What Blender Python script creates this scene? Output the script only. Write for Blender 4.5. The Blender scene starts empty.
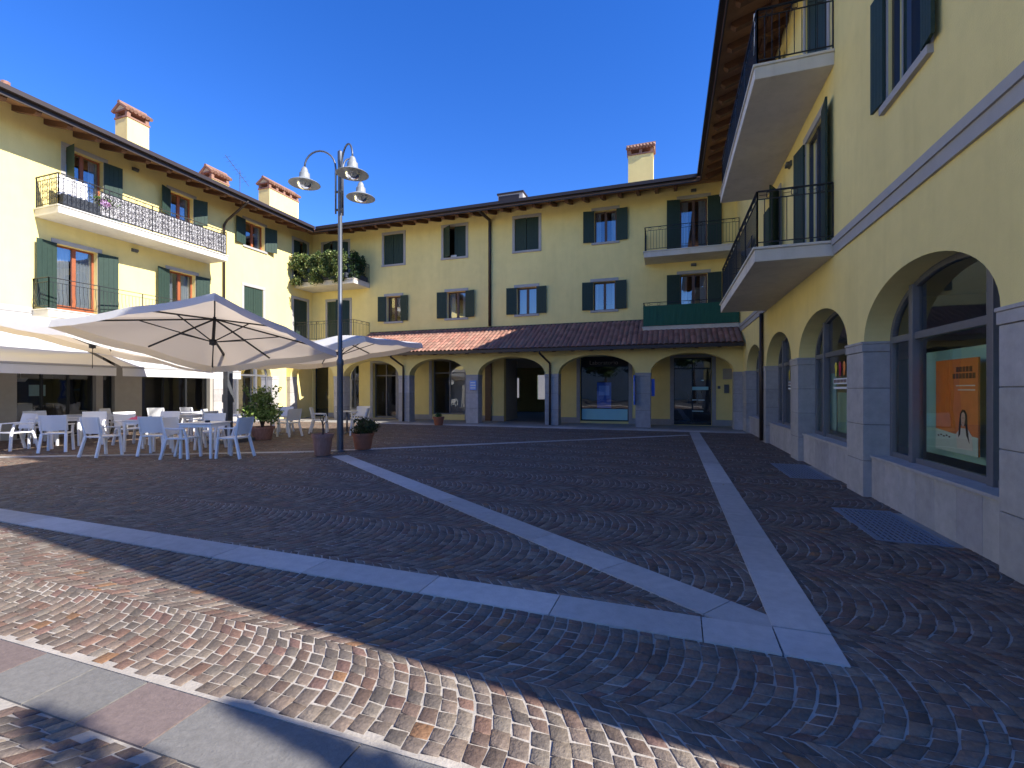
import bpy, math, random
import numpy as np
from mathutils import Vector
random.seed(7); rng = np.random.default_rng(7)
R = math.radians
sc = bpy.context.scene
col = sc.collection
if sc.world is None: sc.world = bpy.data.worlds.new("World")

# ------------------------------------------------------------------ materials
def mat(name, color, rough=.7, var=.12, scale=6., bump=0., bscale=60., metal=0., spec=.5, stain=0., attr=None, coat=0., aniso=None, streak=0.):
    m = bpy.data.materials.new(name); m.use_nodes = True
    nt = m.node_tree; n = nt.nodes; l = nt.links
    b = n['Principled BSDF']
    b.inputs['Roughness'].default_value = rough; b.inputs['Metallic'].default_value = metal
    b.inputs['Specular IOR Level'].default_value = spec; b.inputs['Coat Weight'].default_value = coat
    geo = n.new('ShaderNodeNewGeometry')
    noi = n.new('ShaderNodeTexNoise'); noi.inputs['Scale'].default_value = scale; noi.inputs['Detail'].default_value = 8
    noi.inputs['Roughness'].default_value = .62
    if aniso:
        mp = n.new('ShaderNodeMapping'); mp.inputs['Scale'].default_value = aniso
        l.new(geo.outputs['Position'], mp.inputs['Vector']); l.new(mp.outputs[0], noi.inputs['Vector'])
    else: l.new(geo.outputs['Position'], noi.inputs['Vector'])
    mr = n.new('ShaderNodeMapRange'); mr.inputs[1].default_value = .25; mr.inputs[2].default_value = .75
    mr.inputs[3].default_value = 1 - var; mr.inputs[4].default_value = 1 + var
    l.new(noi.outputs['Fac'], mr.inputs[0])
    if attr:
        at = n.new('ShaderNodeAttribute'); at.attribute_name = attr; csrc = at.outputs['Color']
    else:
        rgb = n.new('ShaderNodeRGB'); rgb.outputs[0].default_value = (*color, 1); csrc = rgb.outputs[0]
    vm = n.new('ShaderNodeVectorMath'); vm.operation = 'SCALE'
    l.new(csrc, vm.inputs[0]); l.new(mr.outputs[0], vm.inputs['Scale'])
    out = vm.outputs[0]
    if stain:
        n2 = n.new('ShaderNodeTexNoise'); n2.inputs['Scale'].default_value = .55; n2.inputs['Detail'].default_value = 6
        mp2 = n.new('ShaderNodeMapping'); mp2.inputs['Scale'].default_value = (1, 1, .35)
        l.new(geo.outputs['Position'], mp2.inputs['Vector']); l.new(mp2.outputs[0], n2.inputs['Vector'])
        m2 = n.new('ShaderNodeMapRange'); m2.inputs[1].default_value = .35; m2.inputs[2].default_value = .7
        m2.inputs[3].default_value = 1; m2.inputs[4].default_value = 1 - stain
        l.new(n2.outputs['Fac'], m2.inputs[0])
        v2 = n.new('ShaderNodeVectorMath'); v2.operation = 'SCALE'
        l.new(out, v2.inputs[0]); l.new(m2.outputs[0], v2.inputs['Scale']); out = v2.outputs[0]
    if streak:
        n4 = n.new('ShaderNodeTexNoise'); n4.inputs['Scale'].default_value = 1; n4.inputs['Detail'].default_value = 5; n4.inputs['Roughness'].default_value = .65
        mp4 = n.new('ShaderNodeMapping'); mp4.inputs['Scale'].default_value = (3.2, 3.2, .28)
        l.new(geo.outputs['Position'], mp4.inputs['Vector']); l.new(mp4.outputs[0], n4.inputs['Vector'])
        m4 = n.new('ShaderNodeMapRange'); m4.inputs[1].default_value = .48; m4.inputs[2].default_value = .72; m4.inputs[3].default_value = 1; m4.inputs[4].default_value = 1 - streak
        l.new(n4.outputs['Fac'], m4.inputs[0])
        v4 = n.new('ShaderNodeVectorMath'); v4.operation = 'SCALE'; l.new(out, v4.inputs[0]); l.new(m4.outputs[0], v4.inputs['Scale']); out = v4.outputs[0]
    l.new(out, b.inputs['Base Color'])
    if bump:
        n3 = n.new('ShaderNodeTexNoise'); n3.inputs['Scale'].default_value = bscale; n3.inputs['Detail'].default_value = 4
        l.new(geo.outputs['Position'], n3.inputs['Vector'])
        bp = n.new('ShaderNodeBump'); bp.inputs['Strength'].default_value = bump; bp.inputs['Distance'].default_value = .01
        l.new(n3.outputs['Fac'], bp.inputs['Height']); l.new(bp.outputs[0], b.inputs['Normal'])
    return m

M = {}
M['stucco'] = mat('yellow_stucco', (.88, .725, .30), .9, .04, 3, .45, 70, spec=.2, stain=.11, streak=.055)
M['stone'] = mat('grey_stone', (.36, .35, .345), .75, .13, 5, .25, 70, spec=.3, stain=.10)
M['stoneblock'] = mat('grey_stone_block', (.38, .35, .345), .75, .16, 7, .35, 60, spec=.3, stain=.14, attr='tint', streak=.12)
M['stone_joint'] = mat('stone_joint', (.16, .155, .15), .9, .1)
M['trim'] = mat('grey_trim_paint', (.40, .385, .37), .8, .06, 5, .15, 60, spec=.3, stain=.06)
M['slabwhite'] = mat('balcony_concrete', (.68, .64, .56), .85, .06, 4, .25, 60, spec=.2, stain=.16, streak=.12)
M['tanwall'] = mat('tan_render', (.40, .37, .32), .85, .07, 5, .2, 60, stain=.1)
M['wood'] = mat('rafter_wood', (.115, .05, .025), .7, .3, 5, .2, 50, aniso=(1, 1, 6))
M['board'] = mat('soffit_board', (.24, .12, .06), .75, .2, 4, .1, 40)
M['doorwood'] = mat('door_wood', (.30, .085, .03), .45, .15, 8, .05, 50)
M['brownwood'] = mat('brown_wood', (.10, .05, .035), .45, .15, 8, .05, 50)
M['gutter'] = mat('gutter_metal', (.045, .032, .028), .45, .1, 8, metal=.3)
M['shutter'] = mat('green_shutter', (.028, .050, .038), .6, .12, 8, .05, 50, spec=.25)
M['iron'] = mat('wrought_iron', (.02, .021, .024), .5, .15, 20, metal=.2)
M['steel'] = mat('galvanised_steel', (.13, .14, .16), .45, .12, 14, metal=.6)
M['grate'] = mat('galvanised_grate', (.19, .24, .31), .5, .1, 14, metal=.2)
M['lampgrey'] = mat('pale_lamp_metal', (.30, .31, .30), .5, .12, 14, metal=.2)
M['alu'] = mat('grey_window_metal', (.20, .20, .215), .4, .06, 9, metal=.4)
M['darkalu'] = mat('dark_window_metal', (.03, .032, .036), .4, .06, 9, metal=.3)
M['brick'] = mat('terracotta', (.29, .15, .10), .85, .25, 14, .3, 50)
M['tile'] = mat('roof_tile', (.4, .2, .1), .85, .2, 18, .3, 60, attr='tint')
M['plastic'] = mat('white_plastic', (.82, .82, .82), .42, .03, 6, spec=.4)
M['tabletop'] = mat('white_tabletop', (.72, .72, .72), .35, .03, 6)
M['interior'] = mat('interior_plaster', (.6, .6, .58), .9, .05, 3)
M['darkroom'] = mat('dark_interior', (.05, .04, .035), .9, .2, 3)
M['teal'] = mat('teal_panel', (.38, .70, .70), .5, .04, 3)
M['orange'] = mat('orange_print', (.80, .26, .06), .5, .12, 5)
M['ochre'] = mat('ochre_print', (.70, .27, .04), .5, .08, 5)
M['darktext'] = mat('dark_print', (.12, .045, .03), .6, .05)
M['black'] = mat('black_print', (.012, .01, .012), .6, .05)
M['skin'] = mat('skin_print', (.66, .50, .42), .6, .05)
M['white'] = mat('white_print', (.75, .78, .78), .6, .03)
M['pale'] = mat('pale_print', (.6, .8, .8), .6, .05)
M['blue'] = mat('blue_print', (.03, .12, .55), .5, .05)
M['lightblue'] = mat('light_blue_print', (.25, .42, .85), .5, .05)
M['red'] = mat('red_print', (.5, .03, .08), .5, .05)
M['yellow'] = mat('yellow_print', (.75, .62, .06), .5, .05)
M['pot'] = mat('clay_pot', (.36, .13, .07), .8, .18, 9, .2, 40)
M['barrel'] = mat('weathered_barrel', (.34, .17, .125), .8, .3, 9, .3, 40, aniso=(3, 3, .6))
M['soil'] = mat('soil', (.03, .02, .015), .95, .3, 30, .5, 50)
M['leaf'] = mat('leaf', (.05, .1, .02), .55, .25, 12, attr='tint', spec=.3)
M['bark'] = mat('bark', (.08, .055, .04), .9, .3, 20, .4, 40)
M['flower'] = mat('flower', (.5, .2, .6), .6, .3, 20, attr='tint')
M['cobble'] = mat('porphyry_cobble', (.2, .17, .16), .66, .3, 45, .8, 60, attr='tint', spec=.35)
M['slab'] = mat('paving_slab', (.2, .2, .2), .7, .2, 40, .4, 90, attr='tint', spec=.3)
M['mortar'] = mat('mortar_ground', (.46, .41, .35), .95, .18, 5, .5, 60, spec=.1, stain=.3)
M['band'] = mat('pale_stone_band', (.52, .49, .47), .6, .14, 11, .3, 60, attr='tint', spec=.35, stain=.25)
M['screen'] = mat('x', (.5, .5, .5), .8, .1)
M['asphalt'] = mat('asphalt', (.06, .06, .06), .9, .2, 20)
M['rope'] = mat('pale_hoop', (.6, .58, .52), .6, .05)
M['netgreen'] = mat('green_netting', (.012, .09, .055), .8, .35, 4, .3, 120, aniso=(8, 8, .4))
M['clothdark'] = mat('dark_cloth', (.03, .035, .045), .8, .2, 6)
M['linen'] = mat('white_linen', (.68, .66, .66), .8, .06, 5)
M['pink'] = mat('pink_cloth', (.75, .12, .22), .7, .1)

def fabric(name, c, tr, k=.38):
    m = bpy.data.materials.new(name); m.use_nodes = True; nt = m.node_tree; n = nt.nodes; l = nt.links
    n.remove(n['Principled BSDF']); o = n['Material Output']
    d = n.new('ShaderNodeBsdfDiffuse'); d.inputs[0].default_value = (*c, 1)
    t = n.new('ShaderNodeBsdfTranslucent'); t.inputs[0].default_value = (*tr, 1)
    mx = n.new('ShaderNodeMixShader'); mx.inputs[0].default_value = k
    no = n.new('ShaderNodeTexNoise'); no.inputs['Scale'].default_value = 2.5; no.inputs['Detail'].default_value = 5
    g = n.new('ShaderNodeNewGeometry'); l.new(g.outputs['Position'], no.inputs['Vector'])
    bp = n.new('ShaderNodeBump'); bp.inputs['Strength'].default_value = .35; bp.inputs['Distance'].default_value = .05
    l.new(no.outputs['Fac'], bp.inputs['Height']); l.new(bp.outputs[0], d.inputs['Normal'])
    l.new(d.outputs[0], mx.inputs[1]); l.new(t.outputs[0], mx.inputs[2]); l.new(mx.outputs[0], o.inputs['Surface'])
    return m
M['canvas'] = fabric('cream_canvas', (.82, .81, .78), (.84, .69, .52), .40)
M['awning'] = fabric('awning_canvas', (.74, .73, .71), (.5, .46, .40), .12)
M['curtain'] = fabric('curtain', (.72, .74, .78), (.6, .6, .6), .3)

def glass(name, tint=(.85, .9, .92), refl=1.0):
    m = bpy.data.materials.new(name); m.use_nodes = True; nt = m.node_tree; n = nt.nodes; l = nt.links
    n.remove(n['Principled BSDF']); o = n['Material Output']
    t = n.new('ShaderNodeBsdfTransparent'); t.inputs[0].default_value = (*tint, 1)
    g = n.new('ShaderNodeBsdfGlossy'); g.inputs['Roughness'].default_value = .01; g.inputs[0].default_value = (.95, .97, 1, 1)
    f = n.new('ShaderNodeFresnel'); f.inputs[0].default_value = 1.6
    a = n.new('ShaderNodeMath'); a.operation = 'MULTIPLY_ADD'; a.inputs[1].default_value = 1.1 * refl; a.inputs[2].default_value = .05 * refl; a.use_clamp = True
    no = n.new('ShaderNodeTexNoise'); no.inputs['Scale'].default_value = .9
    ge = n.new('ShaderNodeNewGeometry'); l.new(ge.outputs['Position'], no.inputs['Vector'])
    bp = n.new('ShaderNodeBump'); bp.inputs['Strength'].default_value = .04; bp.inputs['Distance'].default_value = .1
    l.new(no.outputs['Fac'], bp.inputs['Height']); l.new(bp.outputs[0], g.inputs['Normal'])
    mx = n.new('ShaderNodeMixShader')
    l.new(f.outputs[0], a.inputs[0]); l.new(a.outputs[0], mx.inputs[0]); l.new(t.outputs[0], mx.inputs[1]); l.new(g.outputs[0], mx.inputs[2])
    l.new(mx.outputs[0], o.inputs['Surface']); return m
M['glass'] = glass('window_glass', refl=2.2)
M['shopglass'] = glass('shop_glass', (.95, .98, .98), 1.0)
M['lampglass'] = glass('lamp_glass', (.95, .95, .95), 1)

# patterned balcony screen (open scroll print, intrinsic pattern)
def screen_mat():
    m = M['screen']; m.name = 'scroll_screen'; nt = m.node_tree; n = nt.nodes; l = nt.links
    b = n['Principled BSDF']
    v = n.new('ShaderNodeTexVoronoi'); v.feature = 'DISTANCE_TO_EDGE'; v.inputs['Scale'].default_value = 19
    g = n.new('ShaderNodeNewGeometry'); l.new(g.outputs['Position'], v.inputs['Vector'])
    cr = n.new('ShaderNodeValToRGB'); cr.color_ramp.elements[0].position = .07; cr.color_ramp.elements[0].color = (.07, .06, .07, 1)
    cr.color_ramp.elements[1].position = .14; cr.color_ramp.elements[1].color = (.52, .50, .48, 1)
    l.new(v.outputs['Distance'], cr.inputs[0]); l.new(cr.outputs[0], b.inputs['Base Color'])
screen_mat()

# ------------------------------------------------------------------ helpers
class MB:
    """collects shapes, builds ONE mesh object"""
    def __init__(s, T=None): s.v = []; s.f = []; s.m = []; s.T = T or (lambda a, d, z: (a, d, z)); s.cm = 0; s.tint = []; s.ct = (1, 1, 1)
    def P(s, a, d, z): s.v.append(s.T(a, d, z)); s.tint.append(s.ct); return len(s.v) - 1
    def F(s, *idx): s.f.append(idx); s.m.append(s.cm)
    def quad(s, p): s.F(*[s.P(*q) for q in p])
    def box(s, a0, a1, d0, d1, z0, z1, skip=''):
        i = [s.P(a, d, z) for z in (z0, z1) for a, d in ((a0, d0), (a1, d0), (a1, d1), (a0, d1))]
        for f in ((3, 2, 1, 0), (4, 5, 6, 7), (0, 1, 5, 4), (1, 2, 6, 5), (2, 3, 7, 6), (3, 0, 4, 7)): s.F(*[i[k] for k in f])
    def bar(s, p, q, w, h=None, up=(0, 0, 1)):
        h = h or w; p = Vector(p); q = Vector(q); t = (q - p)
        if t.length < 1e-6: return
        t.normalize(); u = Vector(up)
        if abs(t.dot(u)) > .95: u = Vector((1, 0, 0))
        x = t.cross(u).normalized(); y = x.cross(t)
        i = []
        for c in (p, q):
            for sx, sy in ((-1, -1), (1, -1), (1, 1), (-1, 1)): i.append(s.P(*(c + x * sx * w / 2 + y * sy * h / 2)))
        for f in ((3, 2, 1, 0), (4, 5, 6, 7), (0, 1, 5, 4), (1, 2, 6, 5), (2, 3, 7, 6), (3, 0, 4, 7)): s.F(*[i[k] for k in f])
    def tube(s, pts, r, n=8, caps=True):
        pts = [Vector(p) for p in pts]; rs = r if isinstance(r, (list, tuple)) else [r] * len(pts)
        rings = []; prev = None
        for k, p in enumerate(pts):
            t = (pts[min(k + 1, len(pts) - 1)] - pts[max(k - 1, 0)]).normalized()
            u = prev if prev is not None else (Vector((0, 0, 1)) if abs(t.z) < .9 else Vector((1, 0, 0)))
            x = t.cross(u)
            if x.length < 1e-4: x = t.cross(Vector((0, 1, 0)))
            x.normalize(); y = x.cross(t).normalized(); prev = y
            rings.append([s.P(*(p + (x * math.cos(2 * math.pi * j / n) + y * math.sin(2 * math.pi * j / n)) * rs[k])) for j in range(n)])
        for a, b in zip(rings, rings[1:]):
            for j in range(n): s.F(a[j], a[(j + 1) % n], b[(j + 1) % n], b[j])
        if caps: s.F(*rings[0][::-1]); s.F(*rings[-1])
    def lathe(s, c, prof, n=24):
        rings = [[s.P(c[0] + r * math.cos(2 * math.pi * j / n), c[1] + r * math.sin(2 * math.pi * j / n), c[2] + z) for j in range(n)] for r, z in prof]
        for a, b in zip(rings, rings[1:]):
            for j in range(n): s.F(a[j], a[(j + 1) % n], b[(j + 1) % n], b[j])
    def poly(s, pts): s.F(*[s.P(*p) for p in pts])
    def prism(s, pts, d0, d1):
        """pts in (a,z); extruded over d"""
        i = [s.P(a, d0, z) for a, z in pts]; j = [s.P(a, d1, z) for a, z in pts]; n = len(pts)
        s.F(*i); s.F(*j[::-1])
        for k in range(n): s.F(i[k], j[k], j[(k + 1) % n], i[(k + 1) % n])
    def build(s, name, mats, parent=None, smooth=False, tint=False, bevel=0):
        me = bpy.data.meshes.new(name); me.from_pydata([tuple(v) for v in s.v], [], s.f)
        for m in (mats if isinstance(mats, (list, tuple)) else [mats]): me.materials.append(M[m] if isinstance(m, str) else m)
        me.polygons.foreach_set('material_index', s.m)
        if smooth: me.polygons.foreach_set('use_smooth', [True] * len(s.f))
        if tint:
            at = me.attributes.new('tint', 'FLOAT_COLOR', 'POINT')
            at.data.foreach_set('color', np.array([(*t, 1) for t in s.tint], dtype=np.float32).ravel())
        me.update()
        o = bpy.data.objects.new(name, me); col.objects.link(o)
        if parent: o.parent = parent
        if bevel:
            b = o.modifiers.new('bevel', 'BEVEL'); b.width = bevel; b.segments = 2; b.limit_method = 'ANGLE'; b.angle_limit = R(40)
        return o
def tag(o, label, cat, group=None):
    o['label'] = label; o['category'] = cat
    if group: o['group'] = group
    return o
def kind(o, k='structure'): o['kind'] = k; return o
def empty(name, loc=(0, 0, 0), rz=0, label=None, cat=None, group=None):
    o = bpy.data.objects.new(name, None); col.objects.link(o); o.location = loc; o.rotation_euler = (0, 0, rz); o.empty_display_size = .3
    if label: tag(o, label, cat, group)
    return o
def copy_tree(o, parent=None):
    c = o.copy(); col.objects.link(c)
    if parent: c.parent = parent
    for ch in [x for x in o.children]: copy_tree(ch, c)
    return c

XR, XL, YB, YA = 2.67, -19.25, 21.4, 19.5
TR = lambda a, d, z: (XR + d, a, z)          # right wing front, a = Y
TL = lambda a, d, z: (XL - d, a, z)          # left wing front, a = Y
TB = lambda a, d, z: (a, YB + d, z)          # far wing front, a = X
TA = lambda a, d, z: (a, YA + d, z)          # arcade front, a = X

# ------------------------------------------------------------------ walls
def panel(mb, a0, a1, z0, z1, holes, depth=.3, d=0.):
    xs = sorted({a0, a1, *[h[0] for h in holes], *[h[1] for h in holes]}); zs = sorted({z0, z1, *[h[2] for h in holes], *[h[3] for h in holes]})
    xs = [x for x in xs if a0 <= x <= a1]; zs = [z for z in zs if z0 <= z <= z1]
    for i in range(len(xs) - 1):
        for j in range(len(zs) - 1):
            cx, cz = (xs[i] + xs[i + 1]) / 2, (zs[j] + zs[j + 1]) / 2
            if any(h[0] < cx < h[1] and h[2] < cz < h[3] for h in holes): continue
            mb.quad([(xs[i], d, zs[j]), (xs[i + 1], d, zs[j]), (xs[i + 1], d, zs[j + 1]), (xs[i], d, zs[j + 1])])
    for h in holes:
        b0, b1, c0, c1 = h[:4]
        mb.quad([(b0, d, c0), (b0, d + depth, c0), (b0, d + depth, c1), (b0, d, c1)])
        mb.quad([(b1, d, c0), (b1, d + depth, c0), (b1, d + depth, c1), (b1, d, c1)])
        mb.quad([(b0, d, c1), (b1, d, c1), (b1, d + depth, c1), (b0, d + depth, c1)])
        mb.quad([(b0, d, c0), (b1, d, c0), (b1, d + depth, c0), (b0, d + depth, c0)])
def arch_z(a, a0, a1, zs, rise):
    t = (2 * a - a0 - a1) / (a1 - a0); return zs + rise * math.sqrt(max(0, 1 - t * t))
def arch_pts(a0, a1, zs, rise, n=28):
    return [((a0 + a1) / 2 - (a1 - a0) / 2 * math.cos(math.pi * k / n), zs + rise * math.sin(math.pi * k / n)) for k in range(n + 1)]
def arch_wall(mb, A0, A1, arches, zs, rise, z1, depth, back=False):
    e = A0
    for a0, a1 in arches + [(A1, A1)]:
        if a0 > e: 
            mb.quad([(e, 0, zs), (a0, 0, zs), (a0, 0, z1), (e, 0, z1)])
            if back: mb.quad([(e, depth, zs), (a0, depth, zs), (a0, depth, z1), (e, depth, z1)])
            mb.quad([(e, 0, zs), (a0, 0, zs), (a0, depth, zs), (e, depth, zs)])
        if a1 > a0:
            p = arch_pts(a0, a1, zs, rise)
            for (x0, w0), (x1, w1) in zip(p, p[1:]):
                mb.quad([(x0, 0, w0), (x1, 0, w1), (x1, 0, z1), (x0, 0, z1)])
                if back: mb.quad([(x0, depth, w0), (x1, depth, w1), (x1, depth, z1), (x0, depth, z1)])
                mb.quad([(x0, 0, w0), (x1, 0, w1), (x1, depth, w1), (x0, depth, w0)])
        e = a1
def btone():
    v = random.uniform(.88, 1.12); return (.44 * v, .415 * v, .39 * v * random.uniform(.97, 1.04))
def stone_pier(T, a0, a1, d0, d1, z1, parent, cap=True, name='stone_pier', nb=4, z0=0):
    mb = MB(T); g = .004; H = (z1 - z0) / nb
    for k in range(nb): mb.ct = btone(); mb.box(a0, a1, d0, d1, z0 + k * H + g, z0 + (k + 1) * H - g)
    mb.cm = 1; mb.box(a0 + .012, a1 - .012, d0 + .012, d1 - .012, z0, z1); mb.cm = 0
    if cap:
        mb.box(a0 - .008, a1 + .008, d0 - .015, d1 + .0, z1 + .002, z1 + .11); mb.box(a0 - .018, a1 + .018, d0 - .025, d1 + .0, z1 + .112, z1 + .148)
    return mb.build(name, ['stoneblock', 'stone_joint'], parent, tint=True, bevel=.006)

# ------------------------------------------------------------------ windows, shutters, balconies
def leaf(T, a_h, w, z0, z1, ang, sgn, parent):
    """one shutter leaf hinged at a_h; ang=0 closed over opening (towards sgn), 180 = flat on wall"""
    mb = MB(T); th = .035; ca, sa = math.cos(ang), math.sin(ang)
    def L(x, t, z): return (a_h + sgn * (x * ca), -.03 - x * sa - t * (1 if ang < 1.6 else 1), z)
    def bx(x0, x1, t0, t1, q0, q1):
        i = [mb.P(*L(x, t, z)) for z in (q0, q1) for x, t in ((x0, t0), (x1, t0), (x1, t1), (x0, t1))]
        for f in ((3, 2, 1, 0), (4, 5, 6, 7), (0, 1, 5, 4), (1, 2, 6, 5), (2, 3, 7, 6), (3, 0, 4, 7)): mb.F(*[i[k] for k in f])
    n = 4; pw = w / n
    for k in range(n): bx(k * pw + .003, (k + 1) * pw - .003, 0, th, z0 + .01, z1 - .01)
    bx(.01, w - .01, .008, th - .008, z0 + .02, z1 - .02)
    for z in (z0 + .22, z1 - .25): bx(.02, w - .03, -.012, -.001, z, z + .035)
    return mb.build('shutter', 'shutter', parent)
def window(T, parent, a0, a1, z0, z1, mode='open', lws=1., dd=.2, frame='doorwood', surround=True, curtain=.5, door=False, angs=None, fw=.13, closedfrac=0):
    """hole must exist. window part -> sub-parts"""
    mb = MB(T); d = dd; f = .06
    mb.box(a0, a0 + f, d, d + .06, z0, z1); mb.box(a1 - f, a1, d, d + .06, z0, z1); am = (a0 + a1) / 2
    mb.box(am - .055, am + .055, d - .012, d + .06, z0, z1)
    mb.box(a0 + f, am - .055, d + .002, d + .06, z1 - f, z1); mb.box(am + .055, a1 - f, d + .002, d + .06, z1 - f, z1)
    bt = .22 if door else f
    mb.box(a0 + f, am - .055, d + .002, d + .06, z0, z0 + bt); mb.box(am + .055, a1 - f, d + .002, d + .06, z0, z0 + bt)
    w = mb.build('french_door' if door else 'window', frame, parent)
    p = MB(T); p.quad([(a0 + f, d + .03, z0 + bt), (a1 - f, d + .03, z0 + bt), (a1 - f, d + .03, z1 - f), (a0 + f, d + .03, z1 - f)])
    p.build('pane', 'glass', w)
    if curtain > 0:
        c = MB(T); n = 26; wid = (a1 - a0 - .04)
        for s0, s1 in ((0, curtain * .5), (1 - curtain * .5, 1)):
            for k in range(n):
                t0, t1 = s0 + (s1 - s0) * k / n, s0 + (s1 - s0) * (k + 1) / n
                q = lambda t: .34 + .03 * math.sin(t * 75)
                c.quad([(a0 + .02 + wid * t0, q(t0), z0), (a0 + .02 + wid * t1, q(t1), z0), (a0 + .02 + wid * t1, q(t1), z1), (a0 + .02 + wid * t0, q(t0), z1)])
        c.build('curtain', 'curtain', w)
    if surround:
        s = MB(T); o = .022
        if not door: s.box(a0 - fw, a1 + fw, -.06, .12, z0 - .10, z0 - .001)
        s.box(a0 - fw, a0 - .001, -o, .02, z0, z1); s.box(a1 + .001, a1 + fw, -o, .02, z0, z1)
        s.box(a0 - fw, a1 + fw, -o - .012, .02, z1 + .001, z1 + .14)
        s.build('stone_surround', 'trim', w, bevel=.004)
    lw = (a1 - a0) / 2
    if mode == 'open':
        angs = angs or (R(172), R(174))
        leaf(T, a0, lw * lws, z0, z1, angs[0], 1, w); leaf(T, a1, lw * lws, z0, z1, angs[1], -1, w)
    elif mode == 'closed':
        angs = angs or (R(0), R(0)); 
        TT = lambda a, d_, z: T(a, d_ + .09, z)
        leaf(TT, a0 + .003, lw - .008, z0, z1, angs[0], 1, w); leaf(TT, a1 - .003, lw - .008, z0, z1, angs[1], -1, w)
    return w
def railing(T, path, z0, h, parent, ornament='square', gap=.115, name='railing', bulge=0.):
    mb = MB(T); zt = z0 + h
    for (a0, d0), (a1, d1) in zip(path, path[1:]):
        L = math.hypot(a1 - a0, d1 - d0); n = max(2, round(L / gap)); ta, td = (a1 - a0) / L, (d1 - d0) / L
        mb.bar((a0, d0, zt), (a1, d1, zt), .045, .018); mb.bar((a0, d0, zt - .14), (a1, d1, zt - .14), .02, .014); mb.bar((a0, d0, z0 + .09), (a1, d1, z0 + .09), .026, .014)
        for k in range(n + 1):
            a, d = a0 + (a1 - a0) * k / n, d0 + (d1 - d0) * k / n
            post = k in (0, n) or k % 12 == 0
            if bulge and not post:
                pts = [(a, d, zt - .14), (a - bulge * td * 0, d, zt - .4), (a + bulge * td, d - bulge * ta, z0 + .3), (a, d, z0 + .09)]
                mb.tube(pts, .0065, 5)
            else: mb.bar((a, d, z0 - (.02 if post else -.09)), (a, d, zt - (0 if post else .14)), .024 if post else .012)
        m = max(1, round(L / (.42 if ornament == 'square' else .26)))
        for k in range(m):
            t = (k + .5) / m; a, d = a0 + (a1 - a0) * t, d0 + (d1 - d0) * t; zc = zt - .07
            if ornament == 'square':
                r = .045; c = [(-r, -r), (r, -r), (r, r), (-r, r)]
                for i in range(4):
                    p, q = c[i], c[(i + 1) % 4]; mb.bar((a + p[0] * ta, d + p[0] * td, zc + p[1]), (a + q[0] * ta, d + q[0] * td, zc + q[1]), .01)
                mb.bar((a + r * ta, d + r * td, zc), (a + .17 * ta, d + .17 * td, zc), .008)
            elif ornament == 'scroll':
                for base in (zc,):
                    pts = [(a + ta * .05 * math.cos(u), d + td * .05 * math.cos(u), base + .05 * math.sin(u)) for u in [i * .785 for i in range(9)]]
                    mb.tube(pts, .006, 4, False)
        if ornament == 'scroll':
            m = max(2, round(L / .23))
            for k in range(m):
                t = (k + .5) / m; a, d = a0 + (a1 - a0) * t, d0 + (d1 - d0) * t
                for zc in (z0 + .27, z0 + .48, z0 + .69):
                    r = .09; sg = 1 if (k + int(zc * 10)) % 2 else -1
                    pts = []
                    for i in range(13):
                        u = i / 12 * 2 * math.pi * 1.25; rr = r * (1 - .6 * i / 12)
                        pts.append((a + sg * ta * rr * math.cos(u), d - .012 + sg * td * rr * math.cos(u), zc + rr * math.sin(u)))
                    mb.tube(pts, .007, 4, False)
    return mb.build(name, 'iron', parent)
def balcony(T, parent, a0, a1, proj, zf, rail='square', open_left=False, open_right=False, th=.26, label=None, bulge=0, h=1.0, edge=.0):
    mb = MB(T); mb.box(a0, a1, -proj, -.002, zf - th, zf - .045); mb.box(a0 - .03, a1 + .03, -proj - .03, -.002, zf - .043, zf)
    b = mb.build('balcony', 'slabwhite', parent, bevel=.006)
    if label: b['label'] = label
    path = [] if open_left else [(a0 + .04, -.01)]
    path += [(a0 + .04, -proj + .05), (a1 - .04, -proj + .05)]
    if not open_right: path.append((a1 - .04, -.01))
    railing(T, path, zf, h, b, rail, bulge=bulge)
    return b
def wall_lamp(T, parent, a, z):
    mb = MB(T); mb.box(a - .11, a + .11, -.05, -.001, z - .06, z + .06); mb.box(a - .09, a + .09, -.12, -.052, z - .045, z + .045)
    return mb.build('wall_lamp', 'steel', parent, bevel=.01)
def downpipe(pts, parent, r=.05):
    mb = MB(); mb.tube(pts, r, 10)
    return mb.build('downpipe', 'gutter', parent, smooth=True)

# ------------------------------------------------------------------ GROUND
def make_ground():
    mb = MB(); mb.quad([(-400, -400, -.03), (400, -400, -.03), (400, 400, -.03), (-400, 400, -.03)])
    kind(mb.build('ground', 'asphalt'))
    mb = MB(); mb.box(-19.6, 12, -6, 19.0, -.2, 0)
    kind(mb.build('piazza_bed', 'mortar'))
make_ground()

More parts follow.
